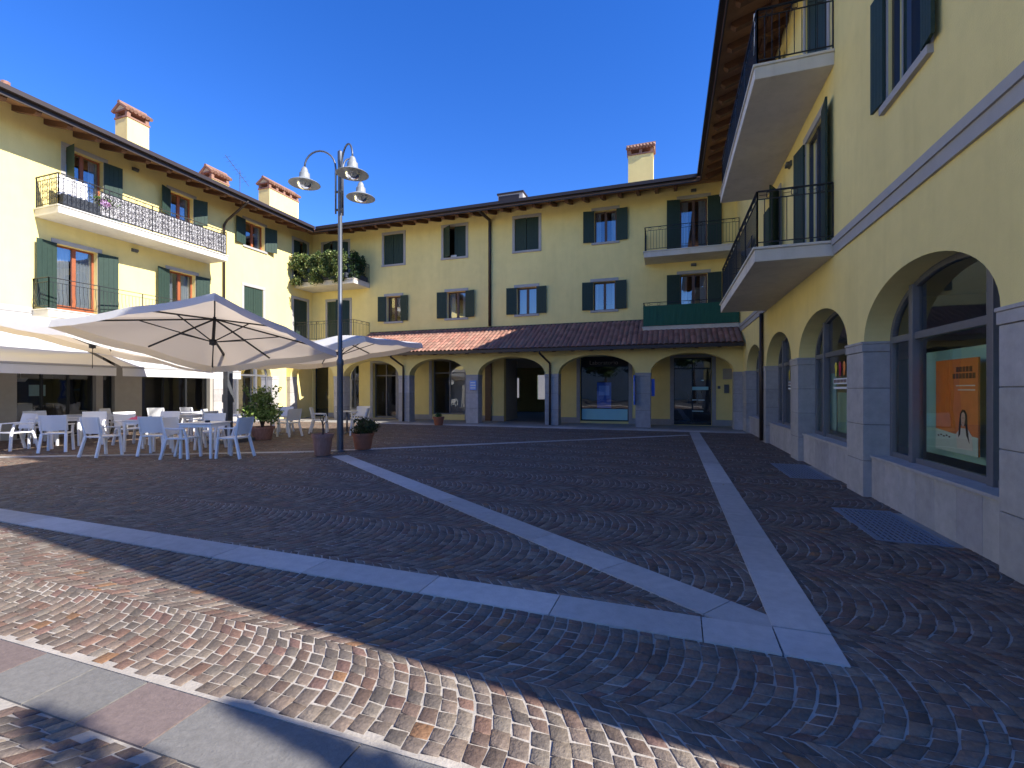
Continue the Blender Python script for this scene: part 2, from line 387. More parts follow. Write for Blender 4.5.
PAL = np.array([(.165, .138, .118), (.155, .112, .092), (.19, .152, .125), (.135, .118, .104), (.185, .118, .092), (.20, .172, .142), (.235, .135, .075), (.165, .105, .09), (.205, .182, .155), (.12, .095, .08)])
PW = np.array([.2, .16, .14, .15, .08, .08, .018, .07, .05, .05])
def cobbles():
    Rr = .86; W = 1.2; half = W / 2; tmax = math.asin(half / Rr); pitch = .092
    quads = []
    nst = int(round(2 * tmax * Rr / pitch))
    for kcol in range(-5, 16):
        yc = 1.75 + .6 * 0 + W * kcol
        off = rng.uniform(0, pitch)
        x = -20.5 + off
        while x < 3.4:
            ts = np.linspace(-tmax, tmax, nst + 1) + np.concatenate([[0], rng.normal(0, .012, nst - 1), [0]])
            shift = rng.uniform(-.5, .5) * (2 * tmax / nst)
            ts[1:-1] += shift * .6
            w = pitch * rng.uniform(.93, 1.06)
            for k in range(nst):
                t0, t1 = ts[k], ts[k + 1]
                c = []
                for (t, xx) in ((t0, x), (t1, x), (t1, x + w), (t0, x + w)):
                    c.append((xx - Rr * .8 + Rr * math.cos(t), yc + Rr * math.sin(t)))
                quads.append(c)
            x += w
    Q = np.array(quads)                                   # n,4,2
    cen = Q.mean(1)
    keep = (cen[:, 0] > -19.2) & (cen[:, 0] < 2.80) & (cen[:, 1] < 18.2) & (cen[:, 1] > -3.0)
    keep &= ~((cen[:, 1] > 1.36) & (cen[:, 1] < 1.76))
    # iron grates by the right wall
    for (x0, x1, y0, y1) in ((2.02, 2.66, 5.72, 7.12), (2.02, 2.66, 9.3, 11.0)):
        keep &= ~((cen[:, 0] > x0 + .02) & (cen[:, 0] < x1 + .2) & (cen[:, 1] > y0 + .02) & (cen[:, 1] < y1 - .02))
    Q = Q[keep]; cen = cen[keep]; n = len(Q)
    Q = Q + rng.normal(0, .0034, Q.shape)
    d = Q - cen[:, None, :]; ln = np.linalg.norm(d, axis=2, keepdims=True)
    gap = rng.uniform(.003, .0075, (n, 1, 1)) * 1.2
    outer = cen[:, None, :] + d * (1 - gap / ln)
    inner = cen[:, None, :] + d * (1 - (gap + .006) / ln)
    zt = rng.uniform(.0045, .008, (n, 1)) + (rng.normal(0, .0007, (n, 4)))
    V = np.zeros((n, 12, 3), np.float32)
    V[:, :4, :2] = outer; V[:, :4, 2] = -.01
    V[:, 4:8, :2] = outer; V[:, 4:8, 2] = zt - .004
    V[:, 8:, :2] = inner; V[:, 8:, 2] = zt
    base = (np.arange(n) * 12)[:, None]
    F = []
    for a, b in ((0, 4), (4, 8)):
        for k in range(4): F.append(np.concatenate([base + a + k, base + a + (k + 1) % 4, base + b + (k + 1) % 4, base + b + k], 1))
    F.append(np.concatenate([base + 8, base + 9, base + 10, base + 11], 1))
    F = np.stack(F, 1).reshape(-1, 4)
    me = bpy.data.meshes.new('piazza_paving'); me.vertices.add(n * 12); me.vertices.foreach_set('co', V.ravel())
    me.loops.add(len(F) * 4); me.loops.foreach_set('vertex_index', F.ravel().astype(np.int32))
    me.polygons.add(len(F)); me.polygons.foreach_set('loop_start', np.arange(len(F), dtype=np.int32) * 4)
    me.update(); me.validate()
    # stone tones drawn at random from the palette, alike over the whole square
    ci = rng.choice(len(PAL), n, p=PW / PW.sum()); C = PAL[ci] * rng.uniform(.78, 1.22, (n, 1)); C = C * np.array([1.0, .93, .86]) * .93 * .98
    at = me.attributes.new('tint', 'FLOAT_COLOR', 'POINT')
    at.data.foreach_set('color', np.repeat(np.concatenate([C, np.ones((n, 1))], 1), 12, axis=0).astype(np.float32).ravel())
    me.materials.append(M['cobble'])
    o = bpy.data.objects.new('piazza_paving', me); col.objects.link(o); kind(o)
cobbles()

def band(name, pts, w, L=1.05, z=.018, off=0.):
    """line of pale slabs along polyline"""
    mb = MB()
    for (x0, y0), (x1, y1) in zip(pts, pts[1:]):
        D = math.hypot(x1 - x0, y1 - y0); tx, ty = (x1 - x0) / D, (y1 - y0) / D; s = off
        nx, ny = -ty * w / 2, tx * w / 2; p = 0.
        while p < D:
            q = min(D, p + L * random.uniform(.9, 1.1)); g = .004
            v = random.uniform(.86, 1.06); v = random.uniform(.82, 1.08); mb.ct = (.53 * v, .505 * v, .47 * v)
            c = [(x0 + tx * (p + g) + nx, y0 + ty * (p + g) + ny), (x0 + tx * (q - g) + nx, y0 + ty * (q - g) + ny), (x0 + tx * (q - g) - nx, y0 + ty * (q - g) - ny), (x0 + tx * (p + g) - nx, y0 + ty * (p + g) - ny)]
            i = [mb.P(a, b, -.01) for a, b in c]; j = [mb.P(a, b, z) for a, b in c]
            mb.F(*j); 
            for k in range(4): mb.F(i[k], i[(k + 1) % 4], j[(k + 1) % 4], j[k])
            p = q
    return kind(mb.build(name, 'band', tint=True))
band('pavement_band', [(.80, 3.40), (.87, 18.1)], .33, off=0)
band('pavement_band', [(-19.2, 3.60), (-8, 3.40), (.63, 3.215)], .32, z=.0165)
band('pavement_band', [(-7.3, 9.0), (.62, 3.36)], .34, z=.0155)
band('pavement_band', [(-19.2, 4.0), (-14.6, 6.3), (-8.6, 9.3), (.6, 16.95)], .2, L=1.4, z=.0145)
band('pavement_band', [(-17.3, 18.62), (2.6, 18.62)], .34, L=1.2)
# corner slab where the two bands meet
mb = MB(); mb.ct = (.49, .48, .465)
for c in (((.635, 3.055), (.955, 3.045), (.963, 3.385), (.638, 3.385)),):
    i = [mb.P(a, b, -.01) for a, b in c]; j = [mb.P(a, b, .018) for a, b in c]; mb.F(*j)
    for k in range(4): mb.F(i[k], i[(k + 1) % 4], j[(k + 1) % 4], j[k])
kind(mb.build('pavement_band', 'band', tint=True))
# slab row in the foreground
mb = MB(); x = -19.
tones = [(.185, .172, .155), (.19, .138, .118), (.21, .195, .175), (.17, .157, .142)]
xs = [-2.15, -1.27, -.6, -.12, .5, 1.1, 1.75, 2.6]; b = -2.15; W_ = [.45, .41, .44, .46, .62, .43, .5]
k = 0
while b > -19: b -= W_[k % 7]; xs.insert(0, b); k += 1
for k in range(len(xs) - 1):
    m_ = (xs[k] + xs[k + 1]) / 2; pink = (-2.6 < m_ < -2.15) or (-4.0 < m_ < -3.47) or (k % 4 == 1 and m_ < -4.2) or .5 < m_ < 1.1
    v = random.uniform(.85, 1.1); mb.ct = (.185 * v, .14 * v, .125 * v) if pink else (.175 * v, .165 * v, .15 * v)
    mb.box(xs[k] + .005, xs[k + 1] - .005, 1.385, 1.70, -.01, .0105)
kind(mb.build('paving_slab_row', 'slab', tint=True))
mb = MB(); mb.box(-19, 2.6, 1.705, 1.728, -.01, .012); kind(mb.build('mortar_line', 'mortar'))
# arcade floor and passage floor
mb = MB(); mb.ct = (.36, .35, .33)
y = 18.81
for r_ in range(5):
    x = -19.2 + (.3 if r_ % 2 else 0)
    while x < 2.6:
        v = random.uniform(.9, 1.08); mb.ct = (.34 * v, .325 * v, .30 * v); mb.box(x + .003, min(x + .6, 2.66) - .003, y + .003, y + .5, -.02, .03); x += .6
    y += .505
mb.ct = (.2, .2, .2); mb.box(-7.66, -5.54, 21.34, 23.48, -.02, .028); mb.box(-11.5, -5.54, 23.48, 31.5, -.02, .028)
kind(mb.build('arcade_pavement', 'band', tint=True))
# grates
def grate(x0, x1, y0, y1, label):
    mb = MB(); f = .035; zt = .012
    for a in ((x0, x1, y0, y0 + f), (x0, x1, y1 - f, y1), (x0, x0 + f, y0 + f, y1 - f), (x1 - f, x1, y0 + f, y1 - f)): mb.box(*a, -.02, zt)
    x = x0 + f + .008
    while x < x1 - f - .02: mb.box(x, x + .026, y0 + f, y1 - f, -.02, zt - .001); x += .052
    y = y0 + f + .1
    while y < y1 - f: mb.box(x0 + f, x1 - f, y, y + .01, -.02, zt - .004); y += .11
    mb.cm = 1; mb.box(x0 + f, x1 - f, y0 + f, y1 - f, -.02, .0015)
    tag(mb.build('floor_grate', ['grate', 'black']), label, 'grate', 'iron floor grates by the right wall')
grate(2.02, 2.66, 5.72, 7.12, 'steel floor grate nearest the camera, beside the shop window with the orange poster')
grate(2.02, 2.66, 9.3, 11.0, 'farther steel floor grate, beside the second arched shop window')

# ------------------------------------------------------------------ BUILDINGS
ZS, RISE = 2.25, .80
EZ = 10.10; SL = .30
def rafters(parent, T, a0, a1, step, reach, z_edge, slope, w=.13, h=.19):
    a = a0 + step / 2
    while a < a1:
        d0, d1 = -reach + .16, .0; mb = MB(T)
        z = lambda d: z_edge + (d + reach) * slope - .13
        p = [(d0, z(d0) - .10), (d0 + .1, z(d0 + .1) - h), (d1, z(d1) - h), (d1, z(d1)), (d0, z(d0))]
        i = [mb.P(a - w / 2, d, zz) for d, zz in p]; j = [mb.P(a + w / 2, d, zz) for d, zz in p]
        mb.F(*i); mb.F(*j[::-1])
        for k in range(len(p)): mb.F(i[k], j[k], j[(k + 1) % 5], i[(k + 1) % 5])
        mb.build('rafter', 'wood', parent)
        a += step
def sloped(mb, pts, zf, th, top=True):
    """roof sheet over plan polygon"""
    t = [mb.P(x, y, zf(x, y)) for x, y in pts]; b = [mb.P(x, y, zf(x, y) - th) for x, y in pts]
    mb.F(*t); mb.F(*b[::-1]); n = len(pts)
    for k in range(n): mb.F(b[k], b[(k + 1) % n], t[(k + 1) % n], t[k])
def tile_roof(mb, T, a0, a1, d0, d1, z0, z1, tw=.2, rows=8, base=(.33, .17, .12)):
    nc = int((a1 - a0) / tw); tw = (a1 - a0) / nc; lift = .018
    for r_ in range(rows):
        u0, u1 = r_ / rows, min(1, (r_ + 1.12) / rows)
        for c in range(nc):
            v = random.uniform(.7, 1.2); g = random.uniform(.85, 1.1); mb.ct = (base[0] * v, base[1] * v * g, base[2] * v * g)
            for q in range(6):
                p = []
                for s_ in (q / 6, (q + 1) / 6):
                    hgt = .055 * abs(math.sin(math.pi * s_)) ** .7
                    for u, lf in ((u0, lift), (u1, 0)):
                        p.append((a0 + (c + s_) * tw, d0 + (d1 - d0) * u, z0 + (z1 - z0) * u + hgt + lf))
                mb.quad([p[0], p[2], p[3], p[1]])
def chimney(x0, x1, y0, y1, zb, zt, parent, axis='y'):
    mb = MB(); mb.cm = 0; mb.box(x0, x1, y0, y1, zb, zt - .62)
    mb.cm = 1
    # brick head with openings
    w = .13; z = zt - .62; mb.box(x0 - .03, x1 + .03, y0 - .03, y1 + .03, z, z + .07)
    n = max(2, int((y1 - y0) / .45) + 1); m = max(2, int((x1 - x0) / .45) + 1)
    for k in range(n):
        y = y0 + (y1 - y0 - w) * k / (n - 1)
        mb.box(x0, x0 + w, y, y + w, z + .07, z + .27); mb.box(x1 - w, x1, y, y + w, z + .07, z + .27)
    for k in range(1, m - 1):
        x = x0 + (x1 - x0 - w) * k / (m - 1)
        mb.box(x, x + w, y0, y0 + w, z + .07, z + .27); mb.box(x, x + w, y1 - w, y1, z + .07, z + .27)
    mb.box(x0 - .04, x1 + .04, y0 - .04, y1 + .04, z + .27, z + .33)
    mb.cm = 2; o = .1; h = .24; zc = z + .335; mb.ct = (.6, .46, .26)
    if axis == 'y':
        xm = (x0 + x1) / 2
        mb.poly([(x0 - .04, y0 - .04, zc), (x1 + .04, y0 - .04, zc), (xm, y0 - .04, zc + h)]); mb.poly([(x0 - .04, y1 + .04, zc), (x1 + .04, y1 + .04, zc), (xm, y1 + .04, zc + h)])
        for sx, xe in ((-1, x0 - o), (1, x1 + o)):
            nn = max(4, int((y1 - y0 + 2 * o) / .14)); st = (y1 - y0 + 2 * o) / nn
            for k in range(nn):
                v = random.uniform(.75, 1.2); mb.ct = (.28 * v, .15 * v, .10 * v); ya = y0 - o + k * st
                mb.tube([(xe, ya + st / 2, zc - .035), (xm, ya + st / 2, zc + h + .02)], st * .5, 7)
        mb.tube([(xm, y0 - o, zc + h + .04), (xm, y1 + o, zc + h + .04)], .075, 8)
    else:
        ym = (y0 + y1) / 2
        mb.poly([(x0 - .04, y0 - .04, zc), (x0 - .04, y1 + .04, zc), (x0 - .04, ym, zc + h)]); mb.poly([(x1 + .04, y0 - .04, zc), (x1 + .04, y1 + .04, zc), (x1 + .04, ym, zc + h)])
        for ye in (y0 - o, y1 + o):
            nn = max(4, int((x1 - x0 + 2 * o) / .14)); st = (x1 - x0 + 2 * o) / nn
            for k in range(nn):
                v = random.uniform(.75, 1.2); mb.ct = (.28 * v, .15 * v, .10 * v); xa = x0 - o + k * st
                mb.tube([(xa + st / 2, ye, zc - .035), (xa + st / 2, ym, zc + h + .02)], st * .5, 7)
        mb.tube([(x0 - o, ym, zc + h + .04), (x1 + o, ym, zc + h + .04)], .075, 8)
    for z_ in (zt - 1.05,):
        pass
    return mb.build('chimney', ['stucco', 'brick', 'tile'], parent, tint=True)

# ---- LEFT WING
LB = empty('apartment_building', (XL, 10, 0), 0, 'yellow three storey wing on the left with the long scrolled balcony and cafe awnings', 'building')
def place(o, p):
    """parent while keeping world coordinates of the mesh"""
    o.parent = p; o.matrix_parent_inverse = p.matrix_world.inverted()
LB.location = (0, 0, 0)
holesL = [(9.98, 11.08, 7.48, 9.72), (13.42, 14.4, 8.62, 9.7), (16.95, 18.1, 8.5, 9.72),
          (9.72, 10.9, 4.2, 6.42), (13.38, 14.5, 4.75, 6.45), (16.9, 18.0, 5.1, 6.55), (20.0, 21.0, 7.5, 9.72), (20.0, 21.0, 4.2, 6.5)]
shopL = [(8.75, 10.86, .02, 2.75), (11.07, 11.45, .02, 2.75), (12.37, 15.17, .45, 2.75), (3.5, 7.6, .45, 2.75)]
mb = MB(TL); panel(mb, -3, YB, 3.55, 10.5, holesL)
arch_wall(mb, 15.95, 18.9, [(16.05, 18.5)], ZS, .95, 3.55, .35)
mb.quad([(18.9, 0, 0), (YB, 0, 0), (YB, 0, 3.55), (18.9, 0, 3.55)])
mb.quad([(18.5, 0, 0), (18.9, 0, 0), (18.9, 0, ZS), (18.5, 0, ZS)])
mb.quad([(-3, 11, 0), (32, 11, 0), (32, 11, 10.5), (-3, 11, 10.5)]); mb.quad([(-3, 0, 0), (-3, 11, 0), (-3, 11, 10.5), (-3, 0, 10.5)]); mb.poly([(-3, 0, 10.5), (-3, 11, 10.5), (-3, 5.5, 12)])
mb.quad([(32, 0, 0), (32, 11, 0), (32, 11, 10.5), (32, 0, 10.5)])
mb.build('wall', 'stucco', LB)
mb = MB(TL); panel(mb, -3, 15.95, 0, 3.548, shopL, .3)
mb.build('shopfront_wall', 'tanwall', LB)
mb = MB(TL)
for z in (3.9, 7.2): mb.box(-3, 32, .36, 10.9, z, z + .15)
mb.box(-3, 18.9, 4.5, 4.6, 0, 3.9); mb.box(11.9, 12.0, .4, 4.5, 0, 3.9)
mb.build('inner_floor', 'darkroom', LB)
mb = MB(TL); mb.box(-3, 9.1, -.045, -.001, 4.0, 4.18); mb.box(-3, 9.1, -.025, -.001, 3.9, 3.998); mb.build('string_course', 'trim', LB)
# shopfront frames + glass
def shopfront(T, parent, a0, a1, z0, z1, n, name='shop_window', m='darkalu', transom=None, g='shopglass', door=False, d=.2):
    mb = MB(T); f = .06
    mb.box(a0, a1, d, d + .07, z1 - f, z1); mb.box(a0, a1, d, d + .07, z0, z0 + (f if not door else .1))
    for k in range(n + 1):
        a = a0 + (a1 - a0) * k / n; mb.box(max(a0, a - f / 2), min(a1, a + f / 2), d - .01, d + .075, z0, z1)
    if transom: mb.box(a0, a1, d - .004, d + .072, transom, transom + f)
    w = mb.build(name, m, parent)
    p = MB(T); p.quad([(a0, d + .035, z0), (a1, d + .035, z0), (a1, d + .035, z1), (a0, d + .035, z1)]); p.build('pane', g, w)
    if door:
        h = MB(T)
        for k in range(n):
            a = a0 + (a1 - a0) * (k + .5) / n + (.25 if k == 0 else -.25) * (a1 - a0) / n
            h.tube([(a, d - .06, .95), (a, d - .06, 1.45)], .014, 8)
        h.build('handle', 'steel', w)
    return w
shopfront(TL, LB, 8.75, 10.86, .02, 2.75, 3, transom=2.2, door=False, name='cafe_door')
shopfront(TL, LB, 11.07, 11.45, .02, 2.75, 1, name='cafe_side_door')
shopfront(TL, LB, 12.37, 15.17, .45, 2.75, 3, name='cafe_window', transom=2.2)
shopfront(TL, LB, 3.5, 7.6, .45, 2.75, 4, name='cafe_window', transom=2.2)
def arch_window(T, parent, a0, a1, zs, rise, z0, d, name='arched_shop_window', m='alu', sides=(.68, .68), label=None, zt=None):
    n = 28; mb = MB(T); f = .07
    o = arch_pts(a0, a1, zs, rise, n); i = arch_pts(a0 + f, a1 - f, zs, rise - f, n)
    for k in range(n):
        q = [o[k], o[k + 1], i[k + 1], i[k]]
        mb.prism(q, d, d + .07)
    mb.box(a0, a0 + f, d, d + .07, z0, zs); mb.box(a1 - f, a1, d, d + .07, z0, zs); mb.box(a0 + f, a1 - f, d + .002, d + .068, z0, z0 + f)
    for a in (a0 + sides[0], a1 - sides[1]):
        mb.box(a - .05, a + .05, d - .035, d + .075, z0, arch_z(a, a0, a1, zs, rise) - .02)
    t = zs - .02 if zt is None else zt
    mb.box(a0 + f, a1 - f, d - .012, d + .06, t, t + .09)
    w = mb.build(name, m, parent, bevel=.004)
    if label: w['label'] = label
    p = MB(T); p.poly([(a0, d + .04, z0)] + [(a, d + .04, z) for a, z in o] + [(a1, d + .04, z0)]); p.build('pane', 'shopglass', w)
    return w
arch_window(TL, LB, 16.05, 18.5, ZS, .95, .35, .25, sides=(.7, .7))
mb = MB(TL); mb.box(16.05, 18.5, .02, .35, 0, .35); mb.build('plinth', 'stone', LB)
stone_pier(TL, 18.5, 18.9, -.08, .35, 2.1, LB); stone_pier(TL, 15.3, 16.05, -.06, .35, 2.1, LB)
# upper windows
window(TL, LB, *holesL[0], 'open', door=True, curtain=.5, angs=(R(98), R(172)))
window(TL, LB, *holesL[1], 'open', curtain=.6, angs=(R(158), R(150)))
window(TL, LB, *holesL[2], 'open', curtain=.5, angs=(R(172), R(160)))
window(TL, LB, *holesL[3], 'open', door=True, curtain=.9, angs=(R(168), R(172)))
window(TL, LB, *holesL[4], 'open', door=True, curtain=.7, angs=(R(165), R(170)))
window(TL, LB, *holesL[5], 'closed'); window(TL, LB, *holesL[6], 'closed', door=True, angs=(R(0), R(20)), curtain=0, surround=True); window(TL, LB, *holesL[7], 'closed', door=True, surround=True)
b1 = balcony(TL, LB, 9.17, 15.05, 1.2, 7.36, 'scroll', label='long upper balcony with a scrolled iron railing and patterned screen')
mb = MB(TL); mb.box(10.35, 15.0, -1.135, -1.125, 7.42, 8.22); o = mb.build('patterned_screen', 'screen', b1)
b2 = balcony(TL, LB, 9.1, 15.0, .85, 4.12, 'plain', label='lower balcony with a thin plain railing above the awnings', h=.98, bulge=.06)
wall_lamp(TL, LB, 12.12, 9.93); wall_lamp(TL, LB, 12.1, 6.85)
downpipe([(-17.8, 15.85, 10.0), (-17.9, 15.85, 9.9), (XL + .25, 15.8, 9.25), (XL + .07, 15.8, 9.05), (XL + .07, 15.8, .1)], LB)
# roof
zl = lambda x, y: EZ + SL * (-17.85 - x)
mb = MB(); mb.cm = 0
sloped(mb, [(-17.85, -3.5), (-17.85, 20.0), (-24.85, 27.0), (-24.85, -3.5)], zl, .12); 
sloped(mb, [(-24.85, -3.5), (-24.85, 33), (-31.8, 33), (-31.8, -3.5)], lambda x, y: zl(-24.85, 0) - SL * (-24.85 - x), .12)
rf = mb.build('roof', 'brick', LB)
mb = MB(); sloped(mb, [(-17.88, -3.5), (-17.88, 20.03), (-19.5, 21.65), (-19.5, -3.5)], lambda x, y: zl(x, y) - .122, .025); mb.build('soffit', 'board', rf)
rafters(rf, TL, -3.4, 19.7, .78, 1.4, EZ, SL, w=.14, h=.2)
mb = MB(); mb.box(-17.85, -17.7, -3.5, 19.86, EZ - .06, EZ + .08); mb.box(-17.88, -17.84, -3.5, 19.95, EZ - .2, EZ - .03); mb.build('gutter', 'gutter', rf)
chimney(-20.9, -20.2, 12.44, 13.25, 10.6, 12.93, rf); chimney(-20.8, -20.2, 16.0, 16.9, 10.6, 12.05, rf); chimney(-20.95, -20.2, 19.3, 21.35, 10.6, 12.95, rf)
mb = MB(); mb.tube([(-20.3, 8.95, 10.7), (-20.3, 8.95, 11.42)], .07, 8); mb.tube([(-20.3, 8.95, 11.4), (-20.3, 8.95, 11.5)], .12, 8); mb.build('roof_vent', 'brick', rf)
mb = MB(); mb.tube([(-21, 18.2, 11), (-21, 18.2, 12.9)], .018, 6)
mb.tube([(-21.0, 17.35, 13.3), (-21.0, 18.75, 12.3)], .012, 5)
for k in range(7):
    y = 17.45 + k * .18; z = 13.23 - k * .128; mb.tube([(-21.25, y, z), (-20.75, y, z)], .006, 4)
mb.build('antenna', 'steel', rf)

# ---- FAR WING
BB = empty('apartment_building', (0, 0, 0), 0, 'yellow three storey wing across the far side of the square above the tiled arcade', 'building')
W2 = (8.28, 9.85)
holesB = [(-14.5, -13.3, 8.25, 9.85), (-10.95, -9.7, 8.3, 9.85), (-7.1, -5.9, 8.28, 9.85), (-3.25, -2.25, 8.3, 9.75), (.45, 1.55, 7.45, 9.8),
          (-14.35, -13.45, 5.2, 6.55), (-10.75, -9.7, 5.2, 6.55), (-7.0, -6.0, 5.2, 6.5), (-3.3, -2.3, 5.2, 6.5), (.45, 1.55, 4.2, 6.55),
          (-18.5, -16.8, 7.5, 9.75), (-18.2, -16.7, 4.2, 6.5)]
shopB = [(-15.2, -13.76, .04, 3.0), (-11.61, -9.75, .3, 3.1), (-7.66, -5.54, .028, 3.1), (-3.91, -1.72, .12, 3.1), (.2, 1.72, .04, 2.95), (-19.2, -18.15, .04, 2.9), (-17.2, -16.1, .04, 2.9)]
mb = MB(TB); panel(mb, XL - .3, XR + .3, 3.3, 10.5, holesB); panel(mb, XL - .3, XR + .3, 0, 3.3, shopB)
mb.quad([(XL - .3, 10, 0), (-11.5, 10, 0), (-11.5, 10, 10.5), (XL - .3, 10, 10.5)]); mb.quad([(-5.54, 10, 0), (14, 10, 0), (14, 10, 10.5), (-5.54, 10, 10.5)]); panel(mb, -11.5, -5.54, 0, 10.5, [(-10.9, -10.1, 1.0, 2.4), (-8.75, -8.2, .9, 2.6)], .2, 10)
mb.build('wall', 'stucco', BB)
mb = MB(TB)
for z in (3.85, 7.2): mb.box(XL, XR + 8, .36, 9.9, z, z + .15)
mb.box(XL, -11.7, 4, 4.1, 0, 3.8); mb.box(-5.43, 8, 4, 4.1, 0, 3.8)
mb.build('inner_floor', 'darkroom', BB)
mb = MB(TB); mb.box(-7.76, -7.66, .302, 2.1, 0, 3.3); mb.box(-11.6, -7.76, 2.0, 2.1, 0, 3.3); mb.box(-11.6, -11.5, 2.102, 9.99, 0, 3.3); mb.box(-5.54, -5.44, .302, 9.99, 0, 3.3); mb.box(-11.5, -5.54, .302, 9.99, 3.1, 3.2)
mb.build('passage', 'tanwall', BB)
shopfront(TB, BB, -15.2, -13.76, .04, 3.0, 2, name='shop_door', m='alu', transom=2.3, door=True)
shopfront(TB, BB, -11.61, -9.75, .3, 3.1, 2, name='shop_window', m='alu', transom=2.4)
w = shopfront(TB, BB, -3.91, -1.72, .12, 3.1, 1, name='shop_window', m='darkalu')
mb = MB(TB); mb.box(-3.85, -1.78, .17, .198, .18, .68); mb.build('lower_panel', 'teal', w)
mb = MB(TB); mb.box(-3.85, -1.78, .17, .198, 2.62, 3.04); mb.build('sign_board', 'black', w)
w = shopfront(TB, BB, .2, 1.72, .04, 2.95, 2, name='shop_door', m='darkalu', transom=2.45, door=True)
mb = MB(TB)
for z, x0, x1, c in ((1.55, .95, 1.6, 0), (1.1, .95, 1.45, 1), (.62, .95, 1.4, 1), (1.95, 1.3, 1.42, 1)):
    mb.cm = c; mb.box(x0, x1, .185, .188, z, z + (.14 if c == 0 else .035))
mb.build('door_sticker', ['teal', 'pale'], w)
shopfront(TB, BB, -19.2, -18.15, .04, 2.9, 1, name='shop_door', m='darkalu', door=True); shopfront(TB, BB, -17.2, -16.1, .04, 2.9, 1, name='shop_door', m='darkalu', door=True)
mb = MB(TB)
for a0, a1 in ((-18.15, -17.2), (-16.1, -15.2), (-13.76, -11.61), (-9.75, -8.62), (-8.3, -7.66), (-5.54, -3.91), (-1.72, .2), (1.72, 2.66)):
    mb = MB(TB); mb.box(a0 + .002, a1 - .002, -.025, -.001, .03, .28); mb.build('base_course', 'stone', BB)
mb = MB(TB)
for a0, a1, z1 in ((-3.91, -1.72, 3.1), (.2, 1.72, 2.95), (-15.2, -13.76, 3.0), (-11.61, -9.75, 3.1)):
    mb = MB(TB); mb.box(a0 - .16, a0 - .001, -.028, .02, .03, z1); mb.box(a1 + .001, a1 + .16, -.028, .02, .03, z1); mb.box(a0 - .16, a1 + .16, -.028, .02, z1, z1 + .13); mb.build('door_surround', 'stone', BB)
mb = MB(TB); mb.box(2.15, 2.5, -.05, -.001, 2.0, 2.45); mb.cm = 1; mb.box(2.2, 2.38, -.06, -.001, 1.42, 1.78); mb.box(1.95, 2.05, -.04, -.001, 1.6, 1.72); mb.build('wall_plaque', ['tanwall', 'steel'], BB)
mb = MB(TB); mb.box(-1.3, -.85, -.03, -.001, 1.7, 2.1); mb.build('wall_notice', 'pale', BB)
mb = MB(TB); mb.box(-13.85, -13.0, .15, .165, 1.35, 1.9); mb.build('paper_notice', 'white', BB)
# upper windows
window(TB, BB, *holesB[0], 'closed', frame='brownwood', angs=(R(3), R(2))); window(TB, BB, *holesB[1], 'closed', frame='brownwood', angs=(R(35), R(4)), curtain=0)
window(TB, BB, *holesB[2], 'closed', frame='brownwood', angs=(R(5), R(3))); window(TB, BB, *holesB[3], 'open', frame='brownwood', angs=(R(170), R(176)))
window(TB, BB, *holesB[4], 'open', frame='brownwood', door=True, curtain=.6, angs=(R(172), R(176)))
window(TB, BB, *holesB[5], 'open', frame='brownwood', angs=(R(168), R(176)), curtain=0); window(TB, BB, *holesB[6], 'open', frame='brownwood', angs=(R(172), R(170)), curtain=.6)
window(TB, BB, *holesB[7], 'open', frame='brownwood', angs=(R(172), R(176)), curtain=.9); window(TB, BB, *holesB[8], 'open', frame='brownwood', angs=(R(172), R(176)), curtain=.3)
window(TB, BB, *holesB[9], 'open', frame='brownwood', door=True, angs=(R(172), R(176)), curtain=.5)
window(TB, BB, *holesB[10], 'closed', frame='brownwood', door=True, angs=(R(25), R(30)), curtain=0); window(TB, BB, *holesB[11], 'closed', frame='brownwood', door=True, angs=(R(3), R(40)), curtain=0)
b3 = balcony(TB, BB, -1.0, 2.66, 1.2, 7.36, 'square', open_right=True, label='upper right balcony with plain square-motif railing')
b4 = balcony(TB, BB, -1.05, 2.66, 1.2, 4.2, 'square', open_right=True, th=.15, label='lower right balcony wrapped in dark green netting')
mb = MB(TB)
for (a0, d0), (a1, d1) in (((-1.0, -.02), (-1.0, -1.2)), ((-1.03, -1.215), (2.62, -1.215))):
    n = 30
    for k in range(n):
        t0, t1 = k / n, (k + 1) / n; wv = lambda t: .006 * math.sin(t * 90)
        mb.quad([(a0 + (a1 - a0) * t0, d0 + (d1 - d0) * t0 + wv(t0), 4.22), (a0 + (a1 - a0) * t1, d0 + (d1 - d0) * t1 + wv(t1), 4.22), (a0 + (a1 - a0) * t1, d0 + (d1 - d0) * t1, 5.06), (a0 + (a1 - a0) * t0, d0 + (d1 - d0) * t0, 5.06)])
mb.build('green_netting', 'netgreen', b4)
b5 = balcony(TB, BB, XL + .02, -15.4, 1.35, 7.34, 'plain', open_left=True, label='corner balcony thickly planted with shrubs')
b6 = balcony(TB, BB, XL + .02, -15.4, 1.35, 4.2, 'square', open_left=True, th=.2, label='lower corner balcony with plain railing behind the parasols')
wall_lamp(TB, BB, 1.0, 10.12); wall_lamp(TB, BB, 1.0, 6.93)
downpipe([(-8.38, YB - 1.35, 9.98), (-8.38, YB - 1.3, 9.9), (-8.38, YB - .12, 9.93), (-8.38, YB - .07, 9.8), (-8.38, YB - .07, 4.7)], BB, .075)
mb = MB(); mb.box(-8.62, -8.3, YB - .1, YB - .001, .03, 3.3); mb.build('pilaster', 'brownwood', BB)
